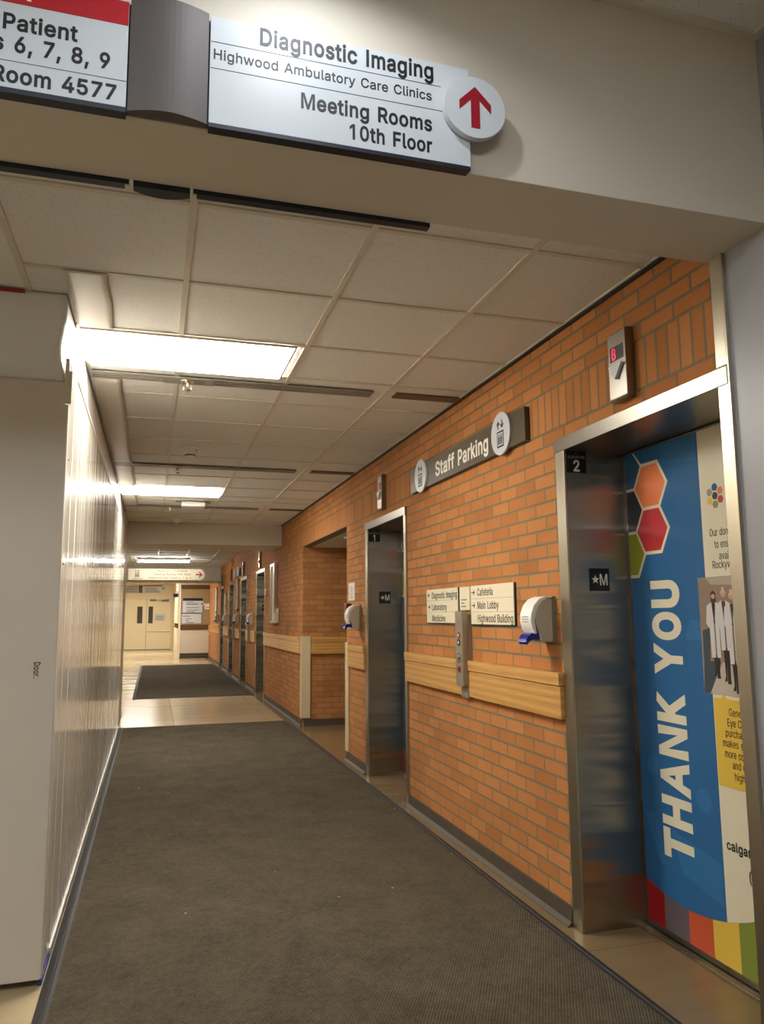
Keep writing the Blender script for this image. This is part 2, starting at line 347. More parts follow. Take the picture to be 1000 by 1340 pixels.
GLYPHS = {
'A': [480,[16,0,201,509,276,509,463,0,395,0,238,440,85,0],[110,142,110,199,370,199,370,142]],
'B': [456,[60,0,60,509,241,509,289,504,329,491,359,469,381,442,394,410,398,374,395,344,387,320,356,286,315,267,315,262,339,257,363,245,385,227,402,203,414,173,418,136,413,100,400,67,377,39,344,18,301,4,247,0],[125,57,245,57,296,63,330,80,349,105,355,137,352,161,342,184,327,203,306,218,279,228,248,231,125,231],[125,285,238,285,288,296,308,309,323,326,333,348,336,372,330,403,313,429,283,446,240,452,125,452]],
'C': [510,[267,-7,205,1,150,25,104,63,70,115,48,179,40,254,48,329,70,393,104,445,150,484,205,508,267,516,340,504,373,490,402,471,427,447,448,418,463,385,473,348,408,348,389,395,357,428,315,449,267,456,223,450,184,432,150,403,125,364,109,314,103,254,109,194,125,145,151,105,184,76,223,59,267,53,315,60,357,81,389,114,408,160,473,160,463,124,448,91,428,62,402,38,373,19,341,5,305,-4]],
'D': [502,[219,0,96,0,96,57,215,57,272,63,318,81,354,110,379,149,394,198,399,255,394,312,379,361,354,399,320,428,275,446,221,452,93,452,93,509,225,509,294,501,353,478,399,441,433,391,455,329,462,255,455,181,433,119,398,68,351,31,291,8],[125,509,125,0,60,0,60,509]],
'E': [419,[60,0,60,509,372,509,372,452,125,452,125,286,355,286,355,229,125,229,125,57,375,57,375,0]],
'F': [410,[60,0,60,509,369,509,369,452,125,452,125,278,346,278,346,221,125,221,125,0]],
'G': [520,[269,-7,205,1,149,25,104,64,69,116,47,179,40,254,47,329,69,393,103,445,149,484,203,508,265,516,304,513,340,504,374,489,403,469,429,445,449,416,465,384,474,349,408,349,387,393,356,427,315,448,265,456,222,450,183,432,150,404,125,364,109,314,103,254,109,194,125,145,151,105,184,76,224,59,269,53,309,57,345,71,374,93,396,123,410,160,415,202,434,199,283,199,283,256,478,256,478,200,471,141,451,91,419,50,377,19,326,0]],
'H': [517,[60,0,60,509,125,509,125,289,392,289,392,509,457,509,457,0,392,0,392,232,125,232,125,0]],
'I': [186,[60,0,60,509,126,509,126,0]],
'K': [467,[104,145,104,216,139,261,174,303,212,344,364,509,448,509,231,276,228,276],[60,0,60,509,125,509,125,334,124,225,125,193,125,0],[372,0,188,259,228,309,449,0]],
'L': [393,[60,0,60,509,125,509,125,57,361,57,361,0]],
'M': [628,[60,0,60,509,152,509,314,95,476,509,568,509,568,0,504,0,504,420,342,0,286,0,122,420,122,0]],
'N': [523,[60,0,60,509,136,509,399,105,399,509,463,509,463,0,387,0,125,404,125,0]],
'O': [533,[267,-7,205,1,150,25,105,63,70,115,48,179,40,254,48,329,70,393,105,445,150,484,205,508,267,516,329,508,384,484,429,445,464,393,486,329,493,254,486,179,464,115,429,63,384,25,329,1],[267,53,310,59,349,76,383,105,408,144,425,194,430,254,425,314,408,365,383,404,349,433,310,450,267,456,223,450,184,433,151,404,125,364,109,314,103,254,109,194,125,144,151,105,184,76,223,59]],
'P': [445,[60,0,60,509,235,509,289,503,332,487,366,462,390,430,404,391,409,348,404,304,390,265,366,233,332,207,289,191,235,186,109,186,109,242,233,242,269,246,297,256,318,272,333,294,342,319,344,348,342,376,333,402,318,423,297,439,268,449,232,452,125,452,125,0]],
'R': [449,[60,0,60,509,236,509,290,504,333,489,367,465,390,433,405,395,409,352,405,309,390,271,367,240,333,217,289,203,236,198,96,198,96,255,234,255,269,258,298,267,319,281,334,300,342,324,345,352,342,380,334,405,319,425,298,440,269,449,233,452,125,452,125,0],[353,0,230,229,303,229,428,0]],
'S': [446,[224,-9,172,-4,128,9,91,31,64,60,46,96,38,137,104,137,110,110,123,88,142,71,166,59,224,49,257,52,286,60,311,74,329,92,341,114,346,139,342,161,332,179,296,205,245,222,184,239,128,260,86,289,60,326,52,372,58,413,75,448,102,476,138,498,180,511,227,516,275,511,316,498,351,476,377,449,394,415,401,378,337,378,326,412,302,437,267,453,225,459,194,456,167,448,145,435,129,418,118,398,115,376,119,352,131,334,169,308,212,293,264,279,312,264,359,238,395,198,405,171,408,139,403,99,386,64,360,34,323,11,278,-4]],
'T': [448,[32,452,32,509,417,509,417,452,257,452,257,0,193,0,193,452]],
'U': [517,[259,-8,203,-2,154,15,114,43,85,80,66,124,60,173,60,509,124,509,124,178,128,144,141,113,160,87,187,68,220,56,259,52,298,56,331,68,357,87,377,113,389,144,393,178,393,509,457,509,457,173,451,124,433,80,403,43,363,15,315,-2]],
'V': [480,[204,0,16,509,84,509,192,206,215,137,248,31,235,31,267,138,290,206,395,509,463,509,278,0]],
'Y': [472,[203,0,203,208,16,509,91,509,192,344,222,292,250,230,224,230,251,293,280,344,381,509,455,509,268,208,268,0]],
'a': [389,[160,-9,126,-5,94,5,68,22,48,45,35,73,30,108,34,138,43,161,58,179,78,193,125,211,178,220,234,227,265,235,273,243,276,255,276,257,267,297,240,322,196,331,149,322,118,301,100,274,41,291,57,322,79,346,104,364,133,375,194,384,239,379,286,360,306,343,322,320,333,290,337,251,337,0,277,0,277,52,272,52,252,25,215,1],[170,45,202,49,228,59,248,74,263,93,272,115,276,138,276,190,259,182,231,176,200,171,175,168,134,159,103,139,95,124,92,105,102,72,130,52]],
'b': [425,[229,-8,198,-5,172,4,138,31,118,59,112,59,112,0,53,0,53,509,114,509,114,319,118,319,137,346,171,373,197,381,229,384,274,378,313,361,345,332,370,293,385,245,390,189,385,133,370,84,346,45,313,16,274,-2],[220,47,253,51,279,66,301,88,316,117,325,151,328,189,325,227,316,261,301,290,280,311,253,325,220,330,188,325,161,312,140,291,125,263,116,229,113,189,116,150,125,115,140,86,162,65,188,51]],
'c': [396,[207,-8,159,-2,117,16,82,46,56,85,40,133,34,187,40,243,56,291,82,330,117,360,159,378,207,384,260,377,305,356,340,322,362,277,303,262,290,289,270,311,242,325,207,330,173,325,145,310,124,287,108,258,99,224,96,187,99,151,108,117,124,89,145,66,173,51,207,46,243,52,271,66,292,89,304,117,363,102,341,56,306,21,261,-1]],
'd': [425,[195,-8,151,-2,111,16,79,45,55,84,39,133,34,189,39,245,55,293,79,332,112,361,151,378,196,384,228,381,253,373,287,346,306,319,311,319,311,509,372,509,372,0,313,0,313,59,307,59,287,31,252,4,227,-5],[205,47,236,51,263,65,284,86,299,115,309,150,312,189,309,229,300,263,284,291,263,312,237,325,205,330,172,325,145,311,124,290,108,261,99,227,96,189,99,151,109,117,124,88,145,66,172,51]],
'e': [404,[212,-8,161,-2,117,16,82,46,56,85,40,132,34,187,39,242,55,290,81,329,115,359,157,378,205,384,266,374,294,361,319,341,341,315,357,282,368,242,371,194,371,169,75,169,75,221,338,221,310,202,307,237,298,269,283,294,263,314,237,326,205,330,173,326,146,313,125,294,109,270,99,241,96,211,96,178,100,139,110,106,128,80,151,61,179,50,212,46,254,53,285,73,306,105,365,91,353,63,335,39,311,19,283,4,249,-5]],
'f': [254,[228,379,228,327,6,327,6,379],[81,0,81,432,84,461,96,486,113,505,135,519,187,530,222,527,243,521,227,468,215,472,195,474,171,470,154,460,145,443,142,419,142,0]],
'g': [425,[207,-151,168,-148,134,-140,82,-110,51,-69,101,-41,122,-66,154,-88,207,-97,249,-92,282,-75,304,-47,311,-6,311,68,306,68,287,41,252,16,227,8,195,5,152,10,113,27,80,53,55,90,39,136,34,191,39,246,55,293,80,332,112,361,152,378,196,384,228,382,253,373,288,346,308,319,313,319,313,379,372,379,372,-9,367,-54,350,-90,324,-117,291,-136,251,-147],[205,59,237,63,264,75,285,95,300,121,309,154,312,193,309,231,300,264,285,291,264,312,237,325,205,330,172,325,145,312,124,290,109,262,99,229,96,193,99,155,109,123,124,96,145,76,172,63]],
'h': [410,[114,227,114,0,53,0,53,509,114,509,114,287,102,287,124,332,152,362,187,379,227,384,264,380,295,369,321,349,341,321,353,285,357,240,357,0,296,0,296,235,290,275,273,304,246,323,210,329,184,326,161,317,141,303,126,283,117,257]],
'i': [166,[53,0,53,379,114,379,114,0],[84,443,67,446,54,455,44,468,41,483,44,499,54,512,67,521,84,524,100,521,114,512,123,499,126,483,123,468,114,455,100,446]],
'k': [381,[110,137,110,212,121,212,284,379,360,379,184,199,177,199],[53,0,53,509,114,509,114,0],[294,0,148,186,191,229,372,0]],
'l': [189,[139,-2,101,3,74,20,58,47,53,84,53,509,114,509,114,99,120,62,130,54,146,52,160,53,170,54,181,3,162,-1]],
'm': [609,[53,0,53,379,112,379,112,295,108,295,118,323,132,346,172,376,219,386,257,380,287,361,309,331,321,295,312,295,322,321,337,343,381,375,437,386,468,383,497,372,522,354,541,328,553,296,557,255,557,0,496,0,496,254,490,289,473,313,447,326,419,330,395,328,374,320,345,290,335,247,335,0,274,0,274,260,269,288,253,311,229,326,199,330,158,320,140,307,126,289,117,266,114,238,114,0]],
'n': [409,[114,227,114,0,53,0,53,379,112,379,112,287,102,287,124,332,152,362,187,379,227,384,264,380,295,369,321,349,341,321,353,285,357,240,357,0,296,0,296,235,290,275,273,304,246,323,210,329,184,326,161,317,141,303,126,283,117,257]],
'o': [415,[207,-8,159,-2,117,16,82,46,56,85,40,133,34,187,40,243,56,291,82,330,117,360,159,378,207,384,256,378,299,360,333,330,359,291,376,243,381,187,376,133,359,85,333,46,299,16,256,-2],[207,46,242,51,270,66,292,89,307,117,316,151,319,187,316,224,307,258,292,287,270,310,242,325,207,330,173,325,145,310,124,287,108,258,99,224,96,187,99,151,108,117,124,89,145,66,173,51]],
'p': [424,[53,-143,53,379,112,379,112,319,118,319,137,346,171,373,197,381,229,384,274,378,313,361,345,332,370,293,385,245,390,189,385,133,370,84,346,45,313,16,274,-2,229,-8,198,-5,173,4,138,31,118,59,114,59,114,-143],[220,47,253,51,279,66,301,88,316,117,325,151,328,189,325,227,316,261,301,290,280,311,253,325,220,330,188,325,161,312,140,291,125,263,116,229,113,189,116,150,125,115,140,86,162,65,188,51]],
'r': [259,[53,0,53,379,112,379,112,321,115,321,130,347,152,367,181,380,213,385,229,384,243,384,243,322,230,324,207,326,182,323,159,315,140,301,126,284,117,262,114,237,114,0]],
's': [365,[182,-8,145,-5,112,3,84,18,62,38,45,63,36,94,94,107,105,79,124,60,150,49,181,45,217,50,244,62,262,81,268,103,265,121,254,136,237,147,212,155,149,170,104,186,72,208,53,237,47,274,51,305,65,332,87,354,115,370,149,381,187,384,223,381,254,372,279,358,299,339,324,290,268,277,258,298,243,316,219,328,187,333,156,329,131,317,114,299,109,277,112,258,124,243,172,223,229,209,275,194,306,171,325,142,331,107,326,75,312,47,290,24,260,6,223,-5]],
't': [227,[204,379,204,327,6,327,6,379],[65,471,126,471,126,98,128,76,136,61,150,53,170,50,185,51,202,54,213,2,192,-3,168,-4,125,2,92,21,72,52,65,93]],
'u': [410,[182,-5,146,-1,115,11,89,31,69,59,57,95,53,139,53,379,114,379,114,144,119,105,137,75,164,56,200,50,226,53,249,62,268,77,283,97,293,122,296,153,296,379,357,379,357,0,298,0,298,92,307,92,286,47,257,17,222,0]],
'v': [389,[163,0,17,379,84,379,165,155,187,87,206,21,184,21,203,87,224,155,305,379,371,379,226,0]],
'w': [567,[138,0,23,379,87,379,133,214,154,137,175,41,165,41,186,135,206,214,252,379,316,379,362,214,382,136,402,41,391,41,413,135,434,214,480,379,545,379,429,0,368,0,319,172,305,225,291,280,277,338,291,338,277,280,263,225,248,172,199,0]],
'y': [390,[47,-139,61,-86,71,-87,104,-89,130,-74,151,-36,163,-1,17,379,84,379,165,155,187,87,206,21,184,21,202,87,224,155,305,379,371,379,204,-58,177,-107,139,-136,91,-145,65,-143]],
'0': [453,[227,-7,174,1,130,24,95,62,69,113,53,178,48,254,53,330,69,395,95,447,130,484,174,508,227,516,279,508,323,484,358,447,384,395,400,330,405,254,400,178,384,113,359,62,323,24,279,1],[227,50,261,56,290,74,313,103,330,144,340,194,344,254,340,314,330,365,313,405,290,435,261,453,227,460,192,453,163,435,140,405,123,365,113,314,109,254,113,194,123,144,140,103,163,74,192,56]],
'1': [454,[276,509,276,0,212,0,212,448,209,448,86,358,86,427,198,509]],
'2': [453,[64,0,64,47,234,229,282,282,311,327,320,371,317,397,308,419,293,436,273,449,224,460,196,457,172,447,153,433,139,413,130,390,127,362,66,362,71,405,86,442,111,473,143,496,182,511,225,516,268,511,306,497,337,474,361,445,376,411,381,372,371,318,336,259,267,180,153,60,153,57,389,57,389,0]],
'3': [453,[218,-7,173,-3,133,10,98,30,70,57,52,91,44,132,109,132,115,107,126,87,144,71,165,59,219,50,275,61,297,74,315,93,325,116,329,145,326,172,316,196,299,217,275,234,242,244,201,248,157,248,157,299,288,448,288,452,70,452,70,509,372,509,372,461,211,278,211,289,264,288,308,276,344,253,371,222,387,186,393,145,387,103,370,66,344,36,309,12,266,-2]],
'4': [453,[40,105,40,158,247,509,311,509,109,166,109,163,413,163,413,105],[282,0,282,121,282,146,282,318,343,318,343,0]],
'5': [453,[221,-7,178,-2,140,11,108,32,83,60,66,93,60,130,122,130,127,108,138,89,173,60,221,50,250,53,276,64,298,82,314,104,324,131,328,162,324,193,314,221,297,244,275,262,248,273,218,277,167,268,128,246,67,253,96,509,366,509,366,452,151,452,134,301,136,301,178,325,229,334,263,330,294,321,321,306,345,285,364,260,379,231,388,199,391,163,385,117,369,76,343,41,309,15,268,-1]],
'6': [453,[226,-7,182,-1,142,15,109,40,84,74,69,115,64,162,68,199,80,239,137,340,252,509,322,509,151,261,145,261,165,288,196,307,235,314,278,309,316,295,346,271,370,240,384,201,389,157,384,112,368,73,343,39,310,14,271,-2],[226,48,254,52,279,63,299,79,314,101,324,128,327,157,324,187,314,213,299,235,279,251,254,262,226,265,198,262,174,252,153,235,138,214,128,188,125,158,128,128,138,102,153,79,174,63,198,52]],
'7': [453,[97,0,323,448,323,452,62,452,62,509,391,509,391,449,165,0]],
'8': [453,[226,-7,178,-2,136,11,101,33,74,62,57,96,52,135,55,166,65,195,81,220,101,241,125,256,153,265,153,267,119,282,93,308,76,342,70,380,75,417,90,450,114,477,146,498,184,511,226,516,269,511,306,498,337,477,361,450,377,417,382,380,376,342,359,308,333,282,300,267,300,265,327,256,351,241,372,220,387,195,397,166,401,135,395,96,378,62,352,33,317,11,275,-2],[226,49,258,52,285,60,307,74,323,91,333,113,337,139,333,165,322,189,305,208,283,223,256,232,226,235,196,232,169,223,147,208,130,189,119,165,115,139,119,113,129,91,145,74,167,60,195,52],[226,290,274,300,293,313,307,330,316,351,319,376,316,399,308,420,294,437,275,449,226,460,177,449,159,437,145,420,136,399,133,376,136,351,145,330,159,313,178,300]],
'9': [453,[226,516,271,510,310,494,343,468,368,434,384,393,389,347,385,309,373,270,315,168,200,0,130,0,301,248,307,248,287,221,257,202,218,195,175,199,137,214,106,237,83,269,68,307,64,352,69,397,85,436,110,469,143,494,182,510],[226,460,199,457,174,446,154,429,138,407,129,381,125,352,129,322,138,295,154,274,174,257,199,247,226,243,254,247,279,257,299,273,314,295,324,321,327,350,324,381,314,407,299,429,279,446,254,457]],
',': [187,[38,-119,68,71,137,71,84,-119]],
'.': [188,[95,-4,78,-1,63,9,53,24,50,41,53,59,63,73,78,83,95,87,113,83,128,73,138,59,141,41,138,24,128,9,113,-1]],
'/': [249,[235,533,71,-76,14,-76,178,533]],
"'": [206,[78,318,70,509,136,509,128,318]],
}
def fatten(o, d):
    """outline moved outwards by d (mitred, with a limit) for heavier lettering"""
    p = [(o[i], o[i + 1]) for i in range(0, len(o), 2)]
    q = [a for i, a in enumerate(p) if (a[0] - p[i - 1][0]) ** 2 + (a[1] - p[i - 1][1]) ** 2 > 4]
    if d == 0 or len(q) < 3: return [v for a in q for v in a]
    out = []; n = len(q)
    for i in range(n):
        a, b, c = q[i - 1], q[i], q[(i + 1) % n]
        n1 = ((b[1] - a[1]), -(b[0] - a[0])); n2 = ((c[1] - b[1]), -(c[0] - b[0]))
        l1, l2 = math.hypot(*n1), math.hypot(*n2); n1 = (n1[0] / l1, n1[1] / l1); n2 = (n2[0] / l2, n2[1] / l2)
        m = (n1[0] + n2[0], n1[1] + n2[1]); k = max(1 + n1[0] * n2[0] + n1[1] * n2[1], .5)
        out += [b[0] + SIDE * d * m[0] / k, b[1] + SIDE * d * m[1] / k]
    return out
def area(o): return sum(o[i] * o[(i + 3) % len(o)] - o[(i + 2) % len(o)] * o[i + 1] for i in range(0, len(o), 2))
SIDE = 1 if area(GLYPHS['I'][1]) > 0 else -1
def inside(x, y, polys):
    w = 0
    for p in polys:
        x0, y0 = p[-1]
        for x1, y1 in p:
            if (y0 <= y) != (y1 <= y):
                t = x0 + (y - y0) * (x1 - x0) / (y1 - y0)
                if t > x: w += 1 if y1 > y0 else -1
            x0, y0 = x1, y1
    return w * SIDE > 0
_glyph = {}
def glyph(ch, bold):
    """filled triangles of one character"""
    if (ch, bold) not in _glyph:
        polys = []
        for o in GLYPHS[ch][1:]:
            f = fatten(o, bold * 1000); polys.append([(f[k] / 1000, f[k + 1] / 1000) for k in range(0, len(f), 2)])
        vs_, es_ = [], []
        for p in polys:
            n0 = len(vs_); vs_ += [Vector(q) for q in p]; es_ += [(n0 + k, n0 + (k + 1) % len(p)) for k in range(len(p))]
        V, _, F, _, _, _ = delaunay_2d_cdt(vs_, es_, [], 0, 1e-6)
        tris = []
        for f in F:
            cx = sum(V[k].x for k in f) / len(f); cy = sum(V[k].y for k in f) / len(f)
            if inside(cx, cy, polys): tris.append(tuple(f))
        _glyph[(ch, bold)] = ([(v.x, v.y) for v in V], tris)
    return _glyph[(ch, bold)]
def text_bm(body, bold=0.0):
    """sans lettering drawn from the outline table above (units of 1/1000 em)"""
    t = bmesh.new(); x = 0.0
    for ch in body:
        if ch == ' ': x += 0.26 + bold; continue
        V, T = glyph(ch, bold)
        vv = {}
        for f in T:
            for k in f:
                if k not in vv: vv[k] = t.verts.new((x + V[k][0], V[k][1], 0))
            fc = t.faces.new([vv[k] for k in f])
            fc.normal_update()
            if fc.normal.z < 0: fc.normal_flip()
        x += GLYPHS[ch][0] / 1000 + bold * 1.3
    return t
CAPH = max(GLYPHS['H'][1][1::2]) / 1000
def text(mb, body, x0, x1, base, cap, z, bold=0.0, th=0.0008, shear=0.0, mtx=None):
    """lettering standing on z, fitted between x0 and x1, capitals of height cap on the line y = base"""
    t = text_bm(body, bold)
    k = cap / (CAPH + 2 * bold)
    xs = [v.co.x for v in t.verts]; a, b = min(xs), max(xs)
    kx = (x1 - x0) / (b - a)
    for v in t.verts:
        y = (v.co.y + bold) * k
        v.co = Vector((x0 + (v.co.x - a) * kx + shear * y, base + y, z))
    ex = bmesh.ops.extrude_face_region(t, geom=t.faces[:])
    bmesh.ops.translate(t, verts=[q for q in ex['geom'] if isinstance(q, bmesh.types.BMVert)], vec=(0, 0, th))
    mb.add(t, mtx)
    return mb
def line(name, material, parent, body, x0, x1, base, cap, z, bold=0.0, **k):
    """one mesh per word, the whole line fitted between x0 and x1"""
    words, off, spans = body.split(' '), 0.0, []
    for wd in words:
        t = text_bm(wd, bold); xs = [v.co.x for v in t.verts]; spans.append((off + min(xs), off + max(xs))); t.free()
        off += sum(GLYPHS[c][0] / 1000 + bold * 1.3 for c in wd) + 0.26 + bold
    a, kx = spans[0][0], (x1 - x0) / (spans[-1][1] - spans[0][0])
    for wd, (p, q) in zip(words, spans):
        b = MB(); text(b, wd, x0 + (p - a) * kx, x0 + (q - a) * kx, base, cap, z, bold, **k); o = b.build(name, material, parent)
    return o
def hexagon(cx, cy, r, rot=0.0):
    return [(cx + r * math.cos(rot + k * PI / 3), cy + r * math.sin(rot + k * PI / 3)) for k in range(6)]
def circle(cx, cy, r, n=40): return [(cx + r * math.cos(2 * PI * k / n), cy + r * math.sin(2 * PI * k / n)) for k in range(n)]
def star(cx, cy, r): return [(cx + (r if k % 2 == 0 else r * .42) * math.cos(PI / 2 + k * PI / 5), cy + (r if k % 2 == 0 else r * .42) * math.sin(PI / 2 + k * PI / 5)) for k in range(10)]
def clip_poly(pts, xmin):
    out = []
    for a, b in zip(pts, pts[1:] + pts[:1]):
        if a[0] >= xmin: out.append(a)
        if (a[0] >= xmin) != (b[0] >= xmin):
            t = (xmin - a[0]) / (b[0] - a[0]); out.append((xmin, a[1] + t * (b[1] - a[1])))
    return out
def arrow(cx, cy, h, ang=0.0, head=0.5, stem=0.26, width=0.95):
    """block arrow pointing up, turned by ang"""
    hw = h * width / 2; sw = h * stem / 2; t = h * 0.22
    p = [(0, h / 2), (hw, h / 2 - hw), (hw, h / 2 - hw - t), (sw, h / 2 - sw - t), (sw, -h / 2), (-sw, -h / 2), (-sw, h / 2 - sw - t), (-hw, h / 2 - hw - t), (-hw, h / 2 - hw)]
    c, s = math.cos(ang), math.sin(ang)
    return [(cx + x * c - y * s, cy + x * s + y * c) for x, y in p]

# ================================================================== STRUCTURE
# floor
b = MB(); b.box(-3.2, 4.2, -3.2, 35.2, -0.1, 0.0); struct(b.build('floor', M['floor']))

# elevator bays and alcove along the brick wall
BAYS = [(2.03, 3.185), (5.455, 6.61), (13.06, 14.215), (15.66, 16.815), (18.30, 19.455), (20.85, 22.005)]
ALC = (7.335, 9.66)
LT = 2.175
WT = 2.46   # back of the wall
b = MB()
y = 2.03
segs = []
for (a, c) in sorted(BAYS[1:] + [ALC]):
    segs.append((y if y > 2.1 else 3.185, a)); y = c
segs[0] = (3.185, BAYS[1][0])
segs.append((y, 26.5))
for a, c in segs: b.box(W, WT, a, c, 0, 2.235)
b.box(W, WT, 2.03, 26.5, 2.235, 2.9)
for a, c in BAYS: b.box(W, WT, a, c, LT, 2.235)
struct(b.build('wall_right', M['brick']))
b = MB(); b.box(WT, 4.1, ALC[1], ALC[1] + .2, 0, 2.235); b.box(WT, 4.1, ALC[0] - .2, ALC[0], 0, 2.235); b.box(W + .0005, WT, ALC[1] - .004, ALC[1], 0, 2.2345); b.box(W + .0005, WT, ALC[0], ALC[0] + .004, 0, 2.2345)
struct(b.build('wall_alcove', M['brickx']))
b = MB(); b.box(4.0, 4.1, ALC[0], ALC[1], 0, 2.235); struct(b.build('wall_alcove_back', M['greywall']))
b = MB(); b.box(WT, 4.1, ALC[0], ALC[1], 2.235, 2.32); b.box(W + .12, WT, ALC[0] + .004, ALC[1] - .004, 2.229, 2.2349); struct(b.build('ceiling_alcove', M['header']))
# shaft backs behind the lift doors
b = MB()
for a, c in BAYS: b.box(DX + .05, WT, a, c, 0, LT)
struct(b.build('wall_shaft', M['base']))

# near lobby (where the photographer stands)
b = MB(); b.box(W, WT, -3.1, 2.03, 0, 3.3); struct(b.build('wall_lobby_right', M['greywall']))
b = MB(); b.box(-3.0, WT, -3.2, -3.1, 0, 3.3); struct(b.build('wall_lobby_back', M['header']))
b = MB(); b.box(-3.1, -3.0, -3.2, 3.3, 0, 3.3); struct(b.build('wall_lobby_left', M['header']))
b = MB(); b.box(-3.0, W, -3.1, 1.82, 3.21, 3.3); struct(b.build('ceiling_lobby', M['tile']))
b = MB(); b.box(-3.0, W, 1.796, 1.82, 3.195, 3.21); b.box(W - .024, W, -3.1, 1.796, 3.195, 3.21); struct(b.build('trim_1', M['tee']))
b = MB(); b.box(-3.0, W, 1.82, 2.105, 2.565, 3.3, 0.003); struct(b.build('trim_2', M['header']))

# corridor ceiling of lay-in tiles with its tee grid
b = MB(); b.box(-3.0, W, 2.105, 11.36, CZ, CZ + .1); struct(b.build('ceiling', M['tile']))
b = MB()
for x in (-.53, .09, .7066, 1.327): b.box(x - .012, x + .012, 2.105, 11.36, CZ - .007, CZ)
for yy in (2.44, 3.06, 3.67, 4.20, 4.735, 5.345, 5.955, 6.565, 7.5, 8.12, 8.73, 9.1, 10.28, 10.9): b.box(-.53, W, yy - .012, yy + .012, CZ - .0065, CZ)
b.box(W - .02, W, 2.105, 11.36, CZ - .008, CZ)
struct(b.build('trim_3', M['tee']))
b = MB(); b.box(W - .012, W, 2.11, 11.36, CZ - .022, CZ - .008); struct(b.build('trim_4', M['slotdark']))
# beams and ceiling of the far half
b = MB(); b.box(-3.0, W, 11.36, 12.3, 2.395, 2.9, 0.004); struct(b.build('trim_5', M['header']))
b = MB(); b.box(-3.0, W, 12.3, 22.2, 2.75, 2.85); struct(b.build('ceiling_far', M['tile']))
b = MB()
for x in (-.53, .09, .7066, 1.327): b.box(x - .012, x + .012, 12.3, 22.2, 2.742, 2.75)
for k in range(16): b.box(-3, W, 12.6 + .61 * k - .012, 12.6 + .61 * k + .012, 2.743, 2.75)
struct(b.build('trim_6', M['tee']))
b = MB(); b.box(-3.0, W, 22.2, 22.9, 2.31, 2.9, 0.004); struct(b.build('trim_7', M['header']))
b = MB(); b.box(-3.0, W, 22.9, 34.2, 2.95, 3.05); struct(b.build('ceiling_end', M['header']))
# left side of the far half, and the wall with the double doors
b = MB(); b.box(-3.1, -3.0, 3.3, 34.2, 0, 3.05); struct(b.build('wall_left', M['header']))
b = MB(); b.box(-3.0, -1.30, 34.0, 34.2, 0, 3.0); b.box(.80, W + .6, 34.0, 34.2, 0, 3.0); b.box(-1.30, .80, 34.0, 34.2, 2.18, 3.0); struct(b.build('wall_end', M['cwall']))
# stub wall at the end of the hoarding
b = MB(); b.box(-.56, -.372, 10.13, 11.36, 0, CZ); struct(b.build('wall_stub', M['header']))
# block at the end of the brick wall, facing the camera
b = MB(); b.box(.86, 2.9, 26.5, 34.0, 0, 3.0); struct(b.build('wall_block', M['cwall']))

# dark cove base along the brick wall
b = MB()
for a, c in segs:
    b.poly([(0, 0), (.0, .078), (-.012, .078), (-.016, .02), (-.034, .003), (-.034, 0)], a + .005, c - .005, 'y')
o = b.build('baseboard_right', M['base']); o.location = (W, 0, 0); struct(o)
b = MB(); b.box(W + .02, 4.0, ALC[1] - .018, ALC[1] - .004, 0, .085); struct(b.build('baseboard_alcove', M['base']))
# bright metal corner strip running up from the lift frame to the header
b = MB(); b.box(W - .014, W - .001, 2.031, 2.082, 2.178, 2.564, .002); b.box(W - .014, W - .001, 2.024, 2.0305, 0, 2.564); struct(b.build('trim_8', M['bright']))

# double doors at the very end
d = bpy.data.objects.new('door_1', None); COL.objects.link(d); d.matrix_world = Matrix.Translation((-.25, 34.0, 0)) @ AX['front'].to_4x4(); struct(d)
b = MB(); b.box(-1.05, -.99, 0, 2.18, -.05, .03); b.box(1.0, 1.05, 0, 2.18, -.05, .03); b.box(-1.05, 1.05, 2.12, 2.18, -.05, .03); b.build('door_frame', M['cdoor'], d)
for s, x0, x1 in ((-1, -.985, -.005), (1, .005, .995)):
    lf = MB().box(x0, x1, .02, 2.115, -.045, .0, .003).build('door_leaf', M['cdoor'], d)
    wx0, wx1 = (-.37, -.16) if s < 0 else (-.0 + .08, .26)
    MB().box(wx0 - .02, wx1 + .02, 1.07, 1.83, 0, .006).build('window_bead', M['cdoor'], lf)
    MB().box(wx0, wx1, 1.10, 1.80, .006, .009).build('window_pane', M['glassdark'], lf)
MB().box(.02, .93, .76, .80, .03, .07, .008).box(.02, .07, .74, .83, 0, .07, .004).box(.89, .95, .74, .83, 0, .07, .004).build('push_bar', M['white'], d)
MB().box(.12, .36, 2.02, 2.10, 0, .06, .006).box(.60, .90, 2.0, 2.07, 0, .05, .006).tube([(.36, 2.06, .04), (.6, 2.06, .08), (.9, 2.09, .05)], .012).build('door_closer', M['grey'], d)
nt_ = MB().box(.33, .76, 1.20, 1.48, .001, .006).build('door_notice', M['signw'], d)
b = MB()
for k in range(4): b.box(.40, .69, 1.24 + .05 * k, 1.255 + .05 * k, .006, .0068)
b.build('notice_print', M['far_print'], nt_)
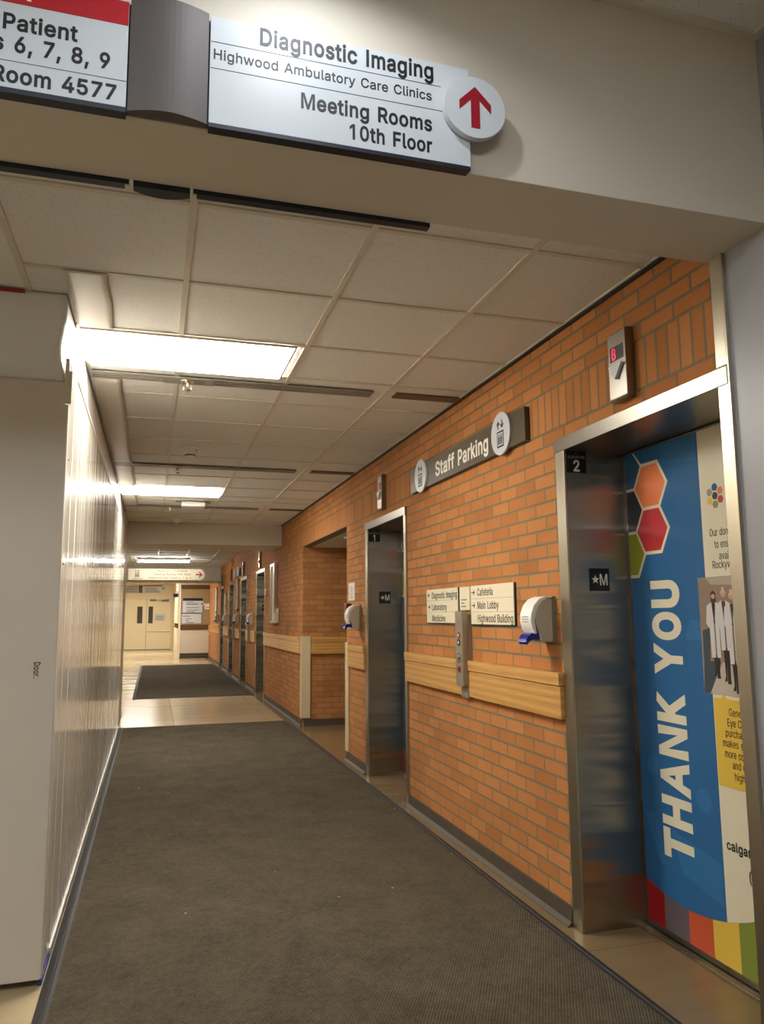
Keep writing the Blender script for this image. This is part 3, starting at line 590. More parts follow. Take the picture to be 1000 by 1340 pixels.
# ================================================================== ELEVATOR ENTRANCES
MREV = Matrix(((0, 0, 1, 0), (0, 1, 0, 0), (-1, 0, 0, 0), (0, 0, 0, 1)))   # onto the far reveal: right = into the bay
def entrance(y0, y1, label, number=None, short=False):
    yc = (y0 + y1) / 2; h = (y1 - y0) / 2
    t = thing('elevator_entrance', label, 'elevator', (W, yc, 0), 'right', 'elevator entrances along the brick wall')
    D = DX - W
    i = h - .078
    # jambs: thin face flange plus the deep polished reveal
    MB().box(-i - .02, -i, 0, 2.113, -D - .02, 0.0, .001).build('jamb', M['reveal'], t); MB().box(-h + .001, -i, 0, LT - .062, .0002, .012, .002).build('face_flange', M['bright'], t)
    b = MB(); b.box(i + .026, h - .001, 0, LT - .062, -.0, .012, .002); b.box(i + .026, i + .034, 0, 2.113, -D - .02, .0, .001); b.build('jamb', M['bright'], t)
    b = MB(); b.box(-h - .006, h - .002, 2.112, LT, 0, .016, .002); b.box(-i, i + .026, 2.112, 2.13, -D - .02, 0); b.build('lintel', M['steel'], t)
    for s in (-1, 1):
        dp = MB().box(min(s * .002, s * i), max(s * .002, s * i), .012, 2.108, -D - .03, -D, .001).build('door_panel', M['steel'], t)
    b = MB(); b.box(-i, i, .0005, .006, -D - .02, -D + .045)
    for k in (0, 1): b.box(-i, i, .006, .0105, -D + .006 + .018 * k, -D + .013 + .018 * k)
    b.build('sill', M['chrome'], t)
    if number:
        pl = MB().box(-i, -i + .002, 2.008, 2.112, -.104, -.001).build('number_plate', M['black'], t)
        T0 = Matrix.Translation((-i, 0, 0)) @ MREV
        line('plate_number', M['whiteink'], pl, number, .036 if number == '2' else .043, .068 if number == '2' else .060, 2.014, .055, .002, .02, mtx=T0)
        line('plate_word', M['plateink'], pl, 'ELEVATOR', .008, .096, 2.076, .013, .002, .02, mtx=T0)
        sb = MB().poly(star(.052, 2.1, .007), .002, .0028)
        o = sb.build('plate_star', M['greyink'], pl); o.data.transform(Matrix.Translation((-i, 0, 0)) @ MREV)
    pl = MB().box(-i, -i + .002, 1.462, 1.566, -.198, -.094).build('floor_plate', M['black'], t)
    sb = MB().poly(star(.125, 1.514, .021), .002, .0028); o = sb.build('plate_star', M['whiteink'], pl); o.data.transform(Matrix.Translation((-i, 0, 0)) @ MREV)
    b = MB(); text(b, 'M', .148, .188, 1.488, .052, .002, .015, mtx=Matrix.Translation((-i, 0, 0)) @ MREV); b.build('plate_letter', M['whiteink'], pl)
    return t
entrance(*BAYS[0], 'nearest stainless elevator entrance with ELEVATOR 2 plate at right edge', '2')
entrance(*BAYS[1], 'stainless elevator entrance with number 1 plate beside the brick alcove', '1')
for bay, lab in zip(BAYS[2:], ('stainless elevator entrance just past the white framed display case', 'second stainless elevator entrance past the white framed display case',
                               'third stainless elevator entrance past the white framed display case', 'farthest stainless elevator entrance next to the tan directory board')):
    entrance(*bay, lab)

# ================================================================== POSTER ON THE LIFT DOORS
def door_poster(yc, label):
    t = thing('door_poster', label, 'poster', (DX - .0005, yc, 0), 'right', 'thank you posters on elevator doors')
    X = lambda Y: 2.6075 - Y
    # stripes along the bottom
    edges = [3.09, 2.971, 2.815, 2.672, 2.53, 2.39, 2.25, 2.125]
    for k, mk in enumerate(('p_crimson', 'p_slate', 'p_rust', 'p_yellow', 'p_green', 'p_blue2', 'p_orange')):
        MB().box(X(edges[k]), X(edges[k + 1]), .036, .26, 0, .001).build('stripe', M[mk], t)
    curve = lambda Y: .166 + .16 * ((Y - 2.82) ** 2) / .0729 * .27
    ys = [3.09 - .5 * k / 16 for k in range(17)]
    MB().poly([(X(3.09), 2.098), (X(2.59), 2.098)] + [(X(v), curve(v)) for v in reversed(ys)], .001, .002).build('blue_panel', M['p_blue'], t)
    ys = [2.59 - .465 * k / 16 for k in range(17)]
    MB().poly([(X(2.59), 2.098), (X(2.125), 2.098)] + [(X(v), curve(v)) for v in reversed(ys)], .001, .002).build('white_panel', M['p_cream'], t)
    MB().poly([(X(2.9), .46), (X(2.60), .40), (X(2.60), .245), (X(2.84), .30)], .002, .0023).build('pale_facet', M['p_blue2'], t)
    MB().poly([(X(3.08), .50), (X(3.0), .50), (X(2.93), .30), (X(2.98), .30)], .002, .0023).build('pale_facet', M['p_blue2'], t)
    MB().poly([(X(2.70), 1.33), (X(2.60), 1.33), (X(2.60), 1.25), (X(2.735), 1.25)], .002, .0023).build('pale_facet', M['p_blue2'], t)
    MB().poly(hexagon(X(2.68), .62, .05), .002, .0023).build('pale_facet', M['p_blue2'], t); MB().poly(hexagon(X(3.0), .70, .045), .002, .0023).build('pale_facet', M['p_blue2'], t)
    MB().poly([(X(2.82), 2.09), (X(2.60), 2.09), (X(2.60), 1.98), (X(2.84), 2.01)], .002, .0023).build('pale_facet', M['p_blue2'], t)
    # honeycomb
    r = .1155; cells = [(2.914, 1.927, 'p_orange'), (2.914, 1.727, 'p_red'), (3.087, 1.827, 'p_navy'), (3.087, 1.627, 'p_olive'), (3.087, 2.027, None)]
    b = MB()
    for cy, cz, mk in cells:
        pts = clip_poly(hexagon(X(cy), cz, r + .009), X(3.09))
        pts = [(p[0], min(p[1], 2.097)) for p in pts]
        b.poly(pts, .0024, .0032)
    b.build('honeycomb_outline', M['p_cream'], t)
    for cy, cz, mk in cells:
        pts = clip_poly(hexagon(X(cy), cz, r - .008), X(3.09)); pts = [(p[0], min(p[1], 2.097)) for p in pts]
        MB().poly(pts, .0032, .004).build('hexagon', M[mk or 'p_blue'], t)
    # THANK YOU reading upwards
    up = Matrix(((0, -1, 0, X(2.757)), (1, 0, 0, 0), (0, 0, 1, 0), (0, 0, 0, 1)))
    for ch, za, zb in (('T', .342, .460), ('H', .472, .593), ('A', .606, .744), ('N', .757, .882), ('K', .899, 1.024), ('Y', 1.097, 1.230), ('O', 1.244, 1.365), ('U', 1.382, 1.501)):
        line('poster_letter', M['p_cream'], t, ch, za, zb, 0, .192, .0024, .042, mtx=up)
    # logo cluster of seven small hexagons
    cx, cz = 2.505, 1.819; s = .0345
    for k, mk in enumerate(('p_orange', 'p_blue', 'p_grey', 'p_yellow', 'p_green', 'p_red')):
        a = PI / 6 + k * PI / 3
        MB().poly(hexagon(X(cx) + s * math.cos(a), cz + s * math.sin(a), .0165), .002, .003).build('logo_hexagon', M[mk], t)
    MB().poly(hexagon(X(cx), cz, .0165), .002, .003).build('logo_hexagon', M['p_navy'], t)
    for wd, y0, y1, base in (('Our don', 2.549, 2.447, 1.660), ('to ens', 2.525, 2.450, 1.612), ('avai', 2.503, 2.452, 1.566), ('Rockyv', 2.543, 2.447, 1.532)):
        line('small_print', M['ink'], t, wd, X(y0), X(y1), base, .030, .002)
    line('web_address', M['ink'], t, 'calgar', X(2.566), X(2.440), .468, .036, .002, .02)
    # round icon, half hidden by the frame
    ring = MB()
    pts = [(X(2.43) + .024 * math.copysign(abs(math.cos(a)) ** .6, math.cos(a)), .397 + .026 * math.copysign(abs(math.sin(a)) ** .6, math.sin(a))) for a in [2 * PI * k / 32 for k in range(32)]]
    for p, q in zip(pts, pts[1:] + pts[:1]): ring.tube([(p[0], p[1], .0025), (q[0], q[1], .0025)], .0022, 5)
    ring.build('phone_icon', M['ink'], t)
    # colour photograph of three people in white coats (flat print)
    ph = MB().box(X(2.635), X(2.30), 1.043, 1.50, .002, .003).build('photo_print', M['ph_wall'], t)
    z0 = .003
    MB().poly([(X(2.60), 1.044), (X(2.31), 1.044), (X(2.31), 1.12), (X(2.52), 1.17)], z0, z0 + .0004).build('printed_floor', M['ph_floor'], ph)
    MB().poly([(X(2.634), 1.044), (X(2.60), 1.044), (X(2.53), 1.17), (X(2.625), 1.17)], z0, z0 + .0004).poly([(X(2.625), 1.17), (X(2.59), 1.17), (X(2.58), 1.30), (X(2.625), 1.29)], z0, z0 + .0004).build('printed_counter', M['ph_teal'], ph)
    MB().poly([(X(2.59), 1.498), (X(2.31), 1.498), (X(2.31), 1.46), (X(2.56), 1.47)], z0, z0 + .0004).build('printed_ceiling', M['ph_light'], ph)
    def person(px, top, foot, hair, coat_lo, lower, k):
        a = z0 + .0005 + .0003 * k
        S = MB()
        if hair == 'ph_hair': S.poly([(px - .013, top - .055), (px - .012, top - .01), (px, top), (px + .012, top - .01), (px + .014, top - .06), (px + .006, top - .07), (px - .006, top - .07)], a, a + .0003)
        else: S.poly(circle(px, top - .017, .013, 14), a, a + .0003).poly(circle(px, top, .007, 10), a, a + .0003)
        made = [S.build('printed_hair', M[hair], ph)]
        made.append(MB().poly(circle(px, top - .024, .0095, 14), a + .0003, a + .0006).build('printed_face', M['ph_skin'], ph))
        made.append(MB().poly([(px - .012, coat_lo + .01), (px + .013, coat_lo + .01), (px + .010, foot + .02), (px + .012, foot), (px - .002, foot), (px + .001, coat_lo - .03), (px - .004, foot + .01), (px - .014, foot + .008), (px - .008, foot + .03)], a, a + .0003).build('printed_trousers', M[lower], ph))
        made.append(MB().poly([(px - .007, top - .05), (px + .007, top - .05), (px + .006, top - .13), (px - .004, top - .13)], a + .0003, a + .0005).build('printed_top', M['ph_wine' if k == 1 else 'ph_dark'], ph))
        made.append(MB().poly([(px - .008, top - .045), (px - .028, top - .06), (px - .034, top - .13), (px - .02, top - .15), (px - .018, coat_lo), (px - .002, coat_lo), (px - .003, top - .11)], a + .0005, a + .0008).poly([(px + .008, top - .045), (px + .027, top - .06), (px + .034, top - .13), (px + .018, top - .15), (px + .018, coat_lo), (px + .004, coat_lo), (px + .003, top - .11)], a + .0005, a + .0008).build('printed_coat', M['ph_coat'], ph))
        for o in made: o.data.transform(Matrix.Translation((px, 0, 0)) @ Matrix.Diagonal((1.4 if o.name.startswith(('printed_coat', 'printed_trousers', 'printed_top')) else 1.15, 1, 1, 1)) @ Matrix.Translation((-px, 0, 0)))
    person(X(2.552), 1.447, 1.105, 'ph_hair', 1.185, 'ph_dark', 0)
    person(X(2.495), 1.452, 1.088, 'ph_blond', 1.215, 'ph_dark', 1)
    person(X(2.452), 1.442, 1.056, 'ph_blond', 1.165, 'ph_dark', 2)
    # yellow speech note
    nt = MB().poly([(X(2.586), 1.03), (X(2.545), 1.03), (X(2.528), 1.052), (X(2.512), 1.03), (X(2.33), 1.03), (X(2.33), .70), (X(2.586), .70)], .002, .003).build('yellow_note', M['p_yellow'], t)
    for wd, y0, y1, base in (('Gene', 2.505, 2.443, .968), ('Eye C', 2.517, 2.445, .929), ('purcha', 2.530, 2.446, .890), ('makes s', 2.548, 2.442, .851), ('more co', 2.541, 2.442, .812), ('and c', 2.503, 2.438, .774), ('high', 2.496, 2.444, .733)):
        line('note_print', M['ink'], nt, wd, X(y0), X(y1), base, .029, .003)
    line('logo_letter', M['p_navy'], t, 'C', X(2.443), X(2.418), 1.835, .026, .002, .01); line('logo_letter', M['p_navy'], t, 'H', X(2.443), X(2.418), 1.79, .03, .002, .01)
    return t
post = door_poster(2.6075, 'blue THANK YOU poster covering the doors of elevator 2')
copy_tree(post, (DX - .0005, 6.0325, 0), 'blue poster sliver on the recessed doors of elevator 1')

# ================================================================== LIFT INDICATORS AND CALL PANEL
def indicator(y, z, label, digit='B', detail=True):
    t = thing('floor_indicator', label, 'elevator indicator', (W, y, z), 'right', 'floor indicators above the elevators')
    MB().poly([(0, 0), (0, .29), (.034, .29), (.042, .28), (.042, .012), (.034, 0)], -.0605, .0605, 'x', .0015).build('housing', M['steel'], t)
    dp = MB().box(-.045, .045, .165, .225, .042, .0435).build('display', M['black'], t)
    if detail:
        b = MB(); text(b, digit, -.030, -.006, .172, .046, .0435, .0); b.build('lit_digit', M['led'], dp)
    MB().poly([(-.045, .145), (.045, .145), (0, .085)], .042, .056).build('direction_lamp', M['signw'], t)
    return t
indicator(2.607, 2.213, 'steel floor indicator with red digit above elevator 2')
indicator(6.04, 2.225, 'steel floor indicator with red glow above elevator 1', '3')
for k, lab in enumerate(('steel floor indicator above first elevator past the display case', 'steel floor indicator above second elevator past the display case', 'steel floor indicator above third elevator past the display case', 'steel floor indicator above the farthest elevator')):
    yy = sum(BAYS[2 + k]) / 2
    indicator(yy, 2.2, lab, detail=False)

t = thing('call_panel', 'steel elevator call button column mounted over the oak rail', 'call panel', (W, 4.3085, 0), 'right')
MB().box(-.05, .055, .872, 1.36, .0, .034, .003).build('backplate', M['panel'], t)
b = MB(); pts = [(-.0585, 1.372), (-.054, 1.381), (.054, 1.381), (.0585, 1.372), (.0585, .955), (.05, .94), (-.05, .94), (-.0585, .955)]
b.poly(pts, .034, .064, 'z', .003); b.build('faceplate', M['panel'], t)
for z, mk in ((1.238, 'redbtn'), (1.196, 'navy'), (1.004 + .035, 'redbtn')):
    bt = MB().cyl(0, z, .064, .069, .019).build('button', M[mk], t)
    MB().cyl(.004, z, .069, .071, .008, n=16).build('button_mark', M['whiteink' if z > 1.1 else 'black'], bt)
MB().box(-.018, .018, 1.078, 1.132, .064, .068, .002).cyl(0, 1.105, .068, .074, .010, n=18).build('key_switch', M['chrome'], t)
b = MB()
for k in range(4): b.box(-.03, .03, 1.29 + k * .012, 1.293 + k * .012, .064, .0645)
b.build('engraved_text', M['greyink'], t)

# small recalls of the same panel between the far lifts
for yc, lab in ((17.85, 'slim steel call panel by the second far elevator'), (14.95, 'slim steel call panel by the first far elevator')):
    t2 = thing('call_panel', lab, 'call panel', (W, yc, 0), 'right')
    MB().box(-.05, .05, .88, 1.38, .037, .075, .004).build('faceplate', M['panel'], t2)
    for zz in (1.2, 1.12): MB().cyl(0, zz, .075, .08, .018).build('button', M['redbtn'], t2)

# ================================================================== WALL SIGNS
def elevator_icon(mb_ink, mb_pale, cx, cy, s):
    """two arrows above a cabin with three passengers"""
    for dx, ang in ((-.18, 0), (.18, PI)):
        mb_ink.poly(arrow(cx + dx * s, cy + .40 * s, .34 * s, ang, stem=.22, width=.8), .0, .0008)
    mb_ink.box(cx - .30 * s, cx + .30 * s, cy - .52 * s, cy + .14 * s, 0, .0008)
    mb_pale.box(cx - .235 * s, cx + .235 * s, cy - .45 * s, cy + .07 * s, .0008, .0014)
    for dx in (-.14, 0, .14):
        mb_ink.box(cx + dx * s - .045 * s, cx + dx * s + .045 * s, cy - .40 * s, cy - .08 * s, .0014, .002); mb_ink.poly(circle(cx + dx * s, cy - .02 * s, .04 * s, 12), .0014, .002)
t = thing('parking_sign', 'dark Staff Parking sign with two elevator discs on brick', 'sign', (W, 4.3515, 0), 'right')
MB().box(-.9035, .9035, 2.236, 2.412, 0, .03, .002).build('sign_board', M['taupe'], t)
for Y in (5.02, 3.71):
    x = 4.3515 - Y
    dk = MB().cyl(x, 2.330, .030, .042, .117, n=48).build('disc', M['signw'], t)
    bi, bp_ = MB(), MB(); elevator_icon(bi, bp_, x, 2.325, .135)
    o1 = bi.build('elevator_symbol', M['ink'], dk); o1.location.z = .042
    o2 = bp_.build('symbol_window', M['signw'], dk); o2.location.z = .042
line('lettering', M['whiteink'], t, 'Staff', 4.3515 - 4.745, 4.3515 - 4.405, 2.274, .098, .030, .022); line('lettering', M['whiteink'], t, 'Parking', 4.3515 - 4.345, 4.3515 - 3.895, 2.274, .098, .030, .022)

def arrow_thin(mb, cx, cy, s, ang, z):
    c, sn = math.cos(ang), math.sin(ang)
    R = lambda x, y: (cx + x * c - y * sn, cy + x * sn + y * c)
    mb.poly([R(-s, -.13 * s), R(.7 * s, -.13 * s), R(.7 * s, .13 * s), R(-s, .13 * s)], z, z + .0008)
    mb.poly([R(.2 * s, .75 * s), R(.2 * s, .42 * s), R(.62 * s, 0), R(.2 * s, -.42 * s), R(.2 * s, -.75 * s), R(s, 0)], z, z + .0008)
def wall_sign(label, Y0, Y1, z0, z1, rows, name='direction_sign', edge=True):
    yc = (Y0 + Y1) / 2; h = abs(Y0 - Y1) / 2
    t = thing(name, label, 'sign', (W, yc, 0), 'right')
    MB().box(-h, h, z0, z1, 0, .010).build('backing', M['navy'], t)
    fp = MB().box(-h, h - .006, z0 + .006, z1, .010, .014).build('sign_face', M['signc'], t)
    ln = MB()
    for wd, xa, xb, base, cap, ar in rows:
        line('lettering', M['ink'], t, wd, yc - xa, yc - xb, base, cap, .014, .006)
        if ar is not None:
            b = MB(); arrow_thin(b, yc - ar[0], ar[1], .024, ar[2], .014); b.build('arrow', M['ink'], t)
    dz = (z1 - z0) / 3
    for k in (1, 2): ln.box(-h + .004, h - .008, z0 + k * dz - .0008, z0 + k * dz + .0008, .0138, .0142)
    ln.build('dividing_lines', M['greyink'], t)
    return t
wall_sign('cream sign listing Diagnostic Imaging, Laboratory and Medicine', 5.0, 4.432, 1.302, 1.528,
          [('Diagnostic Imaging', 4.895, 4.45, 1.466, .042, (4.955, 1.49, PI)), ('Laboratory', 4.895, 4.625, 1.389, .042, (4.955, 1.412, 0)), ('Medicine', 4.895, 4.655, 1.316, .042, None)])
wall_sign('cream sign listing Cafeteria, Main Lobby and Highwood Building', 4.232, 3.660, 1.298, 1.526,
          [('Cafeteria', 4.135, 3.925, 1.466, .043, (4.195, 1.487, 0)), ('Main Lobby', 4.135, 3.85, 1.391, .043, (4.195, 1.412, 0)), ('Highwood Building', 4.135, 3.68, 1.316, .043, None)])
t = thing('notice_plate', 'small cream notice between the two directional signs', 'sign', (W, 4.331, 0), 'right')
MB().box(-.08, .076, 1.386, 1.526, 0, .012).build('sign_face', M['signc'], t)
b = MB()
for k, wd in enumerate((.085, .05, .07)): b.box(-.055, -.055 + wd, 1.445 - .020 * k, 1.452 - .020 * k, .012, .0124)
b.build('print_lines', M['greyink'], t)
t = thing('paper_notice', 'small white paper notice above the dispenser beside elevator 1', 'notice', (W, 7.128, 0), 'right')
MB().box(-.115, .115, 1.50, 1.668, 0, .006).build('sheet', M['white'], t)
b = MB()
for k in range(6): b.box(-.07, .06 - .02 * (k % 2), 1.525 + .02 * k, 1.531 + .02 * k, .006, .0065)
b.build('print_lines', M['greyink'], t)
t = thing('alarm_station', 'dark red wall box beside the alcove edge above a dispenser', 'alarm box', (W, 7.2, 0), 'right')
MB().box(-.06, .05, 1.36, 1.475, 0, .05, .008).build('body', mat('alarm_red', (110, 22, 30), 0.35), t)

# ================================================================== HAND SANITISER DISPENSERS
def dispenser():
    t = thing('sanitizer_dispenser', 'white soap dispenser with blue lever beside elevator 2 on brick', 'dispenser', (W, 3.315, 1.222), 'right', 'hand sanitizer dispensers on the brick wall')
    MB().box(-.058, .060, 0.004, .222, 0, .014, .004).build('backplate', M['grey'], t)
    MB().poly([(.014, .008), (.078, .008), (.088, .06), (.103, .09), (.112, .13), (.100, .175), (.075, .205), (.014, .212)], -.052, .054, 'x', .004).build('reservoir', M['smoky'], t, True)
    out = [(.014, .222), (.05, .221), (.085, .207), (.112, .178), (.127, .14), (.130, .105), (.122, .07), (.108, .046)]
    inn = [(.100, .048), (.106, .075), (.110, .105), (.104, .14), (.09, .172), (.068, .197), (.04, .212), (.014, .214)]
    cv = MB().poly(out + inn, -.056, .0575, 'x', .0015).build('cover', M['white'], t, True)
    b = MB(); 
    for k in range(3): b.box(-.03, .03, .1 + .012 * k, .103 + .012 * k, .1295, .1305)
    b.build('label_print', M['greyink'], cv)
    lv = [(.075, .052), (.118, .050), (.140, .036), (.150, .012), (.143, -.006), (.132, .012), (.112, .022), (.075, .018)]
    MB().poly(lv, -.044, .044, 'x', .003).build('lever', M['bluep'], t, True)
    MB().cyl(.0, .03, .02, .085, .016, n=16).build('nozzle', M['smoky'], t)
    return t
dsp = dispenser()
dsp2 = copy_tree(dsp, (W, 6.86, 1.235), 'white soap dispenser with blue lever between elevator 1 and the alcove')
for y, lab in ((14.62, 'small far soap dispenser just past the first elevator beyond the display case'), (17.1, 'small far soap dispenser past the second elevator beyond the display case'),
               (19.9, 'small far soap dispenser past the third elevator beyond the display case'), (22.5, 'farthest soap dispenser by the edge of the directory wall')):
    copy_tree(dsp, (W, y, 1.20), lab)

# ================================================================== OAK RAILS AND CORNER GUARDS
def rail(Y0, Y1, label, axes='right', at=None):
    h = abs(Y1 - Y0) / 2
    loc = (W, (Y0 + Y1) / 2, 0) if axes == 'right' else at
    t = thing('oak_rail', label, 'wall rail', loc, axes, 'oak rails along the brick wall')
    MB().box(-h, h, 1.034, 1.092, 0, .036, .004).build('top_board', M['oak'], t)
    MB().box(-h, h, .884, 1.031, 0, .030, .003).build('main_board', M['oak'], t)
    return t
rail(3.19, 4.250, 'oak wall rail right of the call panel, next to elevator 2'); rail(4.368, 5.45, 'oak wall rail left of the call panel, next to elevator 1')
rail(6.615, 7.19, 'short oak wall rail between elevator 1 and the alcove')
rail(9.74, 11.42, 'oak rail segment next to the left alcove corner')
rail(11.43, 13.05, 'oak rail segment under the white display case')
rail(14.22, 15.65, 'oak rail segment past the first far elevator')
rail(16.82, 18.29, 'oak rail segment past the second far elevator')
rail(19.46, 20.84, 'oak rail segment past the third far elevator')
rail(22.01, 26.4, 'oak rail segment beyond the farthest elevator')
rail(0, 1.55, 'oak rail on the inner side wall of the alcove', 'front', (2.70, ALC[1] - .004, 0))
def guard(label, loc, axes, w1, w2, side):
    t = thing('corner_guard', label, 'corner guard', loc, axes, 'cream corner guards of the alcove')
    b = MB(); b.poly([(side * .014, -w2), (side * .014, .016), (-side * w1, .016), (-side * w1, 0.001), (-side * .001, 0.001), (-side * .001, -w2)], .10, 1.10, 'y')
    t2 = b.build('guard_angle', M['guard'], t); t2.data.transform(Matrix(((1, 0, 0, 0), (0, 0, 1, 0), (0, 1, 0, 0), (0, 0, 0, 1)))) if False else None
    return t
t = thing('corner_guard', 'wide cream corner guard on the left edge of the alcove', 'corner guard', (W, ALC[1], 0), 'floor', 'cream corner guards of the alcove')
MB().box(-.016, .0, -.016, .075, .10, 1.105, .004).box(-.016, .10, -.020, -.005, .10, 1.105, .004).build('guard_angle', M['guard'], t)
t = thing('corner_guard', 'narrow cream corner guard on the right edge of the alcove', 'corner guard', (W, ALC[0], 0), 'floor', 'cream corner guards of the alcove')
MB().box(-.016, .0, -.10, .016, .085, 1.105, .004).box(-.016, .06, .005, .020, .085, 1.105, .004).build('guard_angle', M['guard'], t)

# ================================================================== FRAMES ON THE FAR PART OF THE WALL
t = thing('display_case', 'tall white framed display case on brick past the alcove', 'display case', (W, 11.95, 0), 'right')
MB().box(-.21, -.175, 1.255, 2.165, 0, .055, .003).box(.175, .21, 1.255, 2.165, 0, .055, .003).box(-.175, .175, 2.13, 2.165, 0, .055).box(-.175, .175, 1.255, 1.29, 0, .055).build('frame', M['bright'], t)
MB().box(-.175, .175, 1.29, 2.13, 0, .03).build('board', M['white'], t)
t = thing('leaflet_holder', 'small pale leaflet holder at the right edge of the display case', 'holder', (W, 11.64, 0), 'right')
MB().box(-.09, .09, 1.26, 1.27, 0, .06).box(-.09, .09, 1.27, 1.485, 0, .008).box(-.09, .09, 1.27, 1.40, .05, .058).box(-.09, -.082, 1.27, 1.44, 0, .05).box(.082, .09, 1.27, 1.44, 0, .05).build('tray', M['lowpanel'], t)
MB().box(-.075, .075, 1.272, 1.47, .012, .03).build('leaflets', M['white'], t)
t = thing('wall_switch', 'tiny white wall box beside the first elevator past the display case', 'switch', (W, 12.93, 0), 'right')
MB().box(-.06, .06, 1.70, 1.815, 0, .025, .004).build('plate', M['white'], t); MB().box(-.012, .012, 1.735, 1.78, .025, .032).build('toggle', M['white'], t)
for yc, z0, z1, w_, lab in ((17.42, 1.50, 2.18, .20, 'tall pale framed notice past the second far elevator'), (20.3, 1.35, 1.95, .25, 'framed notice with red mark past the third far elevator'), (23.4, 1.2, 2.2, .35, 'white framed panel nearest the directory wall')):
    t = thing('framed_notice', lab, 'picture frame', (W, yc, 0), 'right')
    MB().box(-w_, -w_ + .03, z0, z1, 0, .04).box(w_ - .03, w_, z0, z1, 0, .04).box(-w_, w_, z1 - .03, z1, 0, .04).box(-w_, w_, z0, z0 + .03, 0, .04).build('frame', M['bright'], t)
    pg = MB().box(-w_ + .03, w_ - .03, z0 + .03, z1 - .03, 0, .02).build('page', M['white'], t)
    MB().box(-w_ + .1, w_ - .15, z0 + .25, z0 + .31, .02, .021).build('print_block', M['redbtn'] if yc == 20.3 else M['greyink'], pg)
t = thing('parking_sign', 'far bracket mounted sign above the wall between second and third far elevators', 'sign', (W, 17.5, 0), 'right')
MB().box(-.55, .55, 2.24, 2.41, 0, .03).build('sign_board', M['taupe'], t)
for x in (-.4, .4): MB().cyl(x, 2.33, .03, .045, .11).build('disc', M['signw'], t)

# ================================================================== FLOOR MATS
def floor_mat_thing(name, label, x0, x1, y0, y1, eb=.05):
    t = thing(name, label, 'floor mat', ((x0 + x1) / 2, (y0 + y1) / 2, 0), 'floor', 'dark entrance mats on the corridor floor')
    cx, cy = (x0 + x1) / 2, (y0 + y1) / 2
    hx, hy = (x1 - x0) / 2, (y1 - y0) / 2
    MB().box(-hx + eb, hx - eb, -hy + eb, hy - eb, .0005, .010).build('carpet', M['carpet'], t)
    pr = [(0, .0005), (0, .003), (eb * .5, .010), (eb * .55, .0075), (eb * .62, .0075), (eb * .7, .011), (eb, .011), (eb, .0005)]
    b = MB()
    b.poly([(-hx + p[0], p[1]) for p in pr], -hy, hy, 'y'); b.poly([(hx - p[0], p[1]) for p in pr], -hy, hy, 'y')
    b.poly([(p[1], -hy + p[0]) for p in pr], -hx + eb, hx - eb, 'x'); b.poly([(p[1], hy - p[0]) for p in pr], -hx + eb, hx - eb, 'x')
    b.build('rubber_edge', M['rubber'], t)
    return t
floor_mat_thing('floor_mat', 'long dark grey carpet runner in the foreground beside the hoarding', -.352, 1.735, -2.9, 10.25)
floor_mat_thing('floor_mat', 'smaller dark grey carpet mat farther down the corridor', -.285, 1.74, 13.72, 23.0)

# ================================================================== HOARDING ON THE LEFT
HB, HT, HY = .03, 2.318, 3.29
tf = thing('hoarding_panel', 'beige hoarding board on the left facing the lobby with handwritten word', 'partition', (0, 0, 0), 'floor', 'construction hoarding panels')
MB().box(-2.95, P - .004, HY, HY + .012, HB, HT, .001).build('board', M['hoard'], tf)
MB().box(-.432, P + .002, HY - .004, HY - .0005, HB + .004, 2.222).build('corner_trim', M['hoard'], tf)
MB().box(-2.0, -.50, HY - .006, HY - .0005, HB, HB + .06, .001).build('tape_strip', M['sheet'], tf)
for x, z in [(-.405, 2.125), (-.432, 1.7), (-.438, 1.02), (-.413, 2.17), (-.42, .165), (-.41, 1.84)]:
    MB().cyl(x, z, -HY + .0035, -HY + .0065, .0042, n=12, axis='y').build('screw', M['screw'], tf)
dn = Matrix(((0, 1, 0, 0), (-1, 0, 0, 0), (0, 0, 1, 0), (0, 0, 0, 1)))
o = line('handwritten_word', M['ink'], tf, 'Door.', 0, .060, 0, .024, 0, .015, mtx=dn)
o.matrix_local = Matrix.Translation((-.436, HY - .0045, 1.19)) @ AX['front'].to_4x4()
t = thing('hoarding_panel', 'glossy ribbed white hoarding panel running along the dark carpet', 'partition', (0, 0, 0), 'floor', 'construction hoarding panels')
MB().box(P - .016, P, HY + .013, 10.12, HB + .005, 2.424, .001).build('panel', M['ribbed'], t)
MB().box(P + .0005, P + .004, HY + .001, HY + .05, HB + .004, 2.222).build('corner_trim', M['hoard'], t)
MB().box(P - .012, P + .006, HY + .25, 10.12, .022, .046, .002).build('base_strip', M['white'], t)
MB().box(P - .010, P + .004, HY + .02, 10.12, .001, .021).build('blue_film_edge', M['bluetape'], t)
MB().box(P - .020, P + .006, HY + .35, 10.12, 2.425, 2.434, .002).build('top_strip', M['white'], t)
MB().box(-.374, -.346, HY + .0125, HY + .04, 2.3, 2.362, .002).box(-.374, -.346, HY - .010, HY - .0045, 2.225, 2.362, .001).build('stud', M['hoard'], t)
for y, z in ((3.42, 2.02), (3.40, 1.58), (3.75, 1.95), (3.36, .29)):
    MB().cyl(y, z, P, P + .003, .004, n=12, axis='x').build('screw', M['screw'], t)

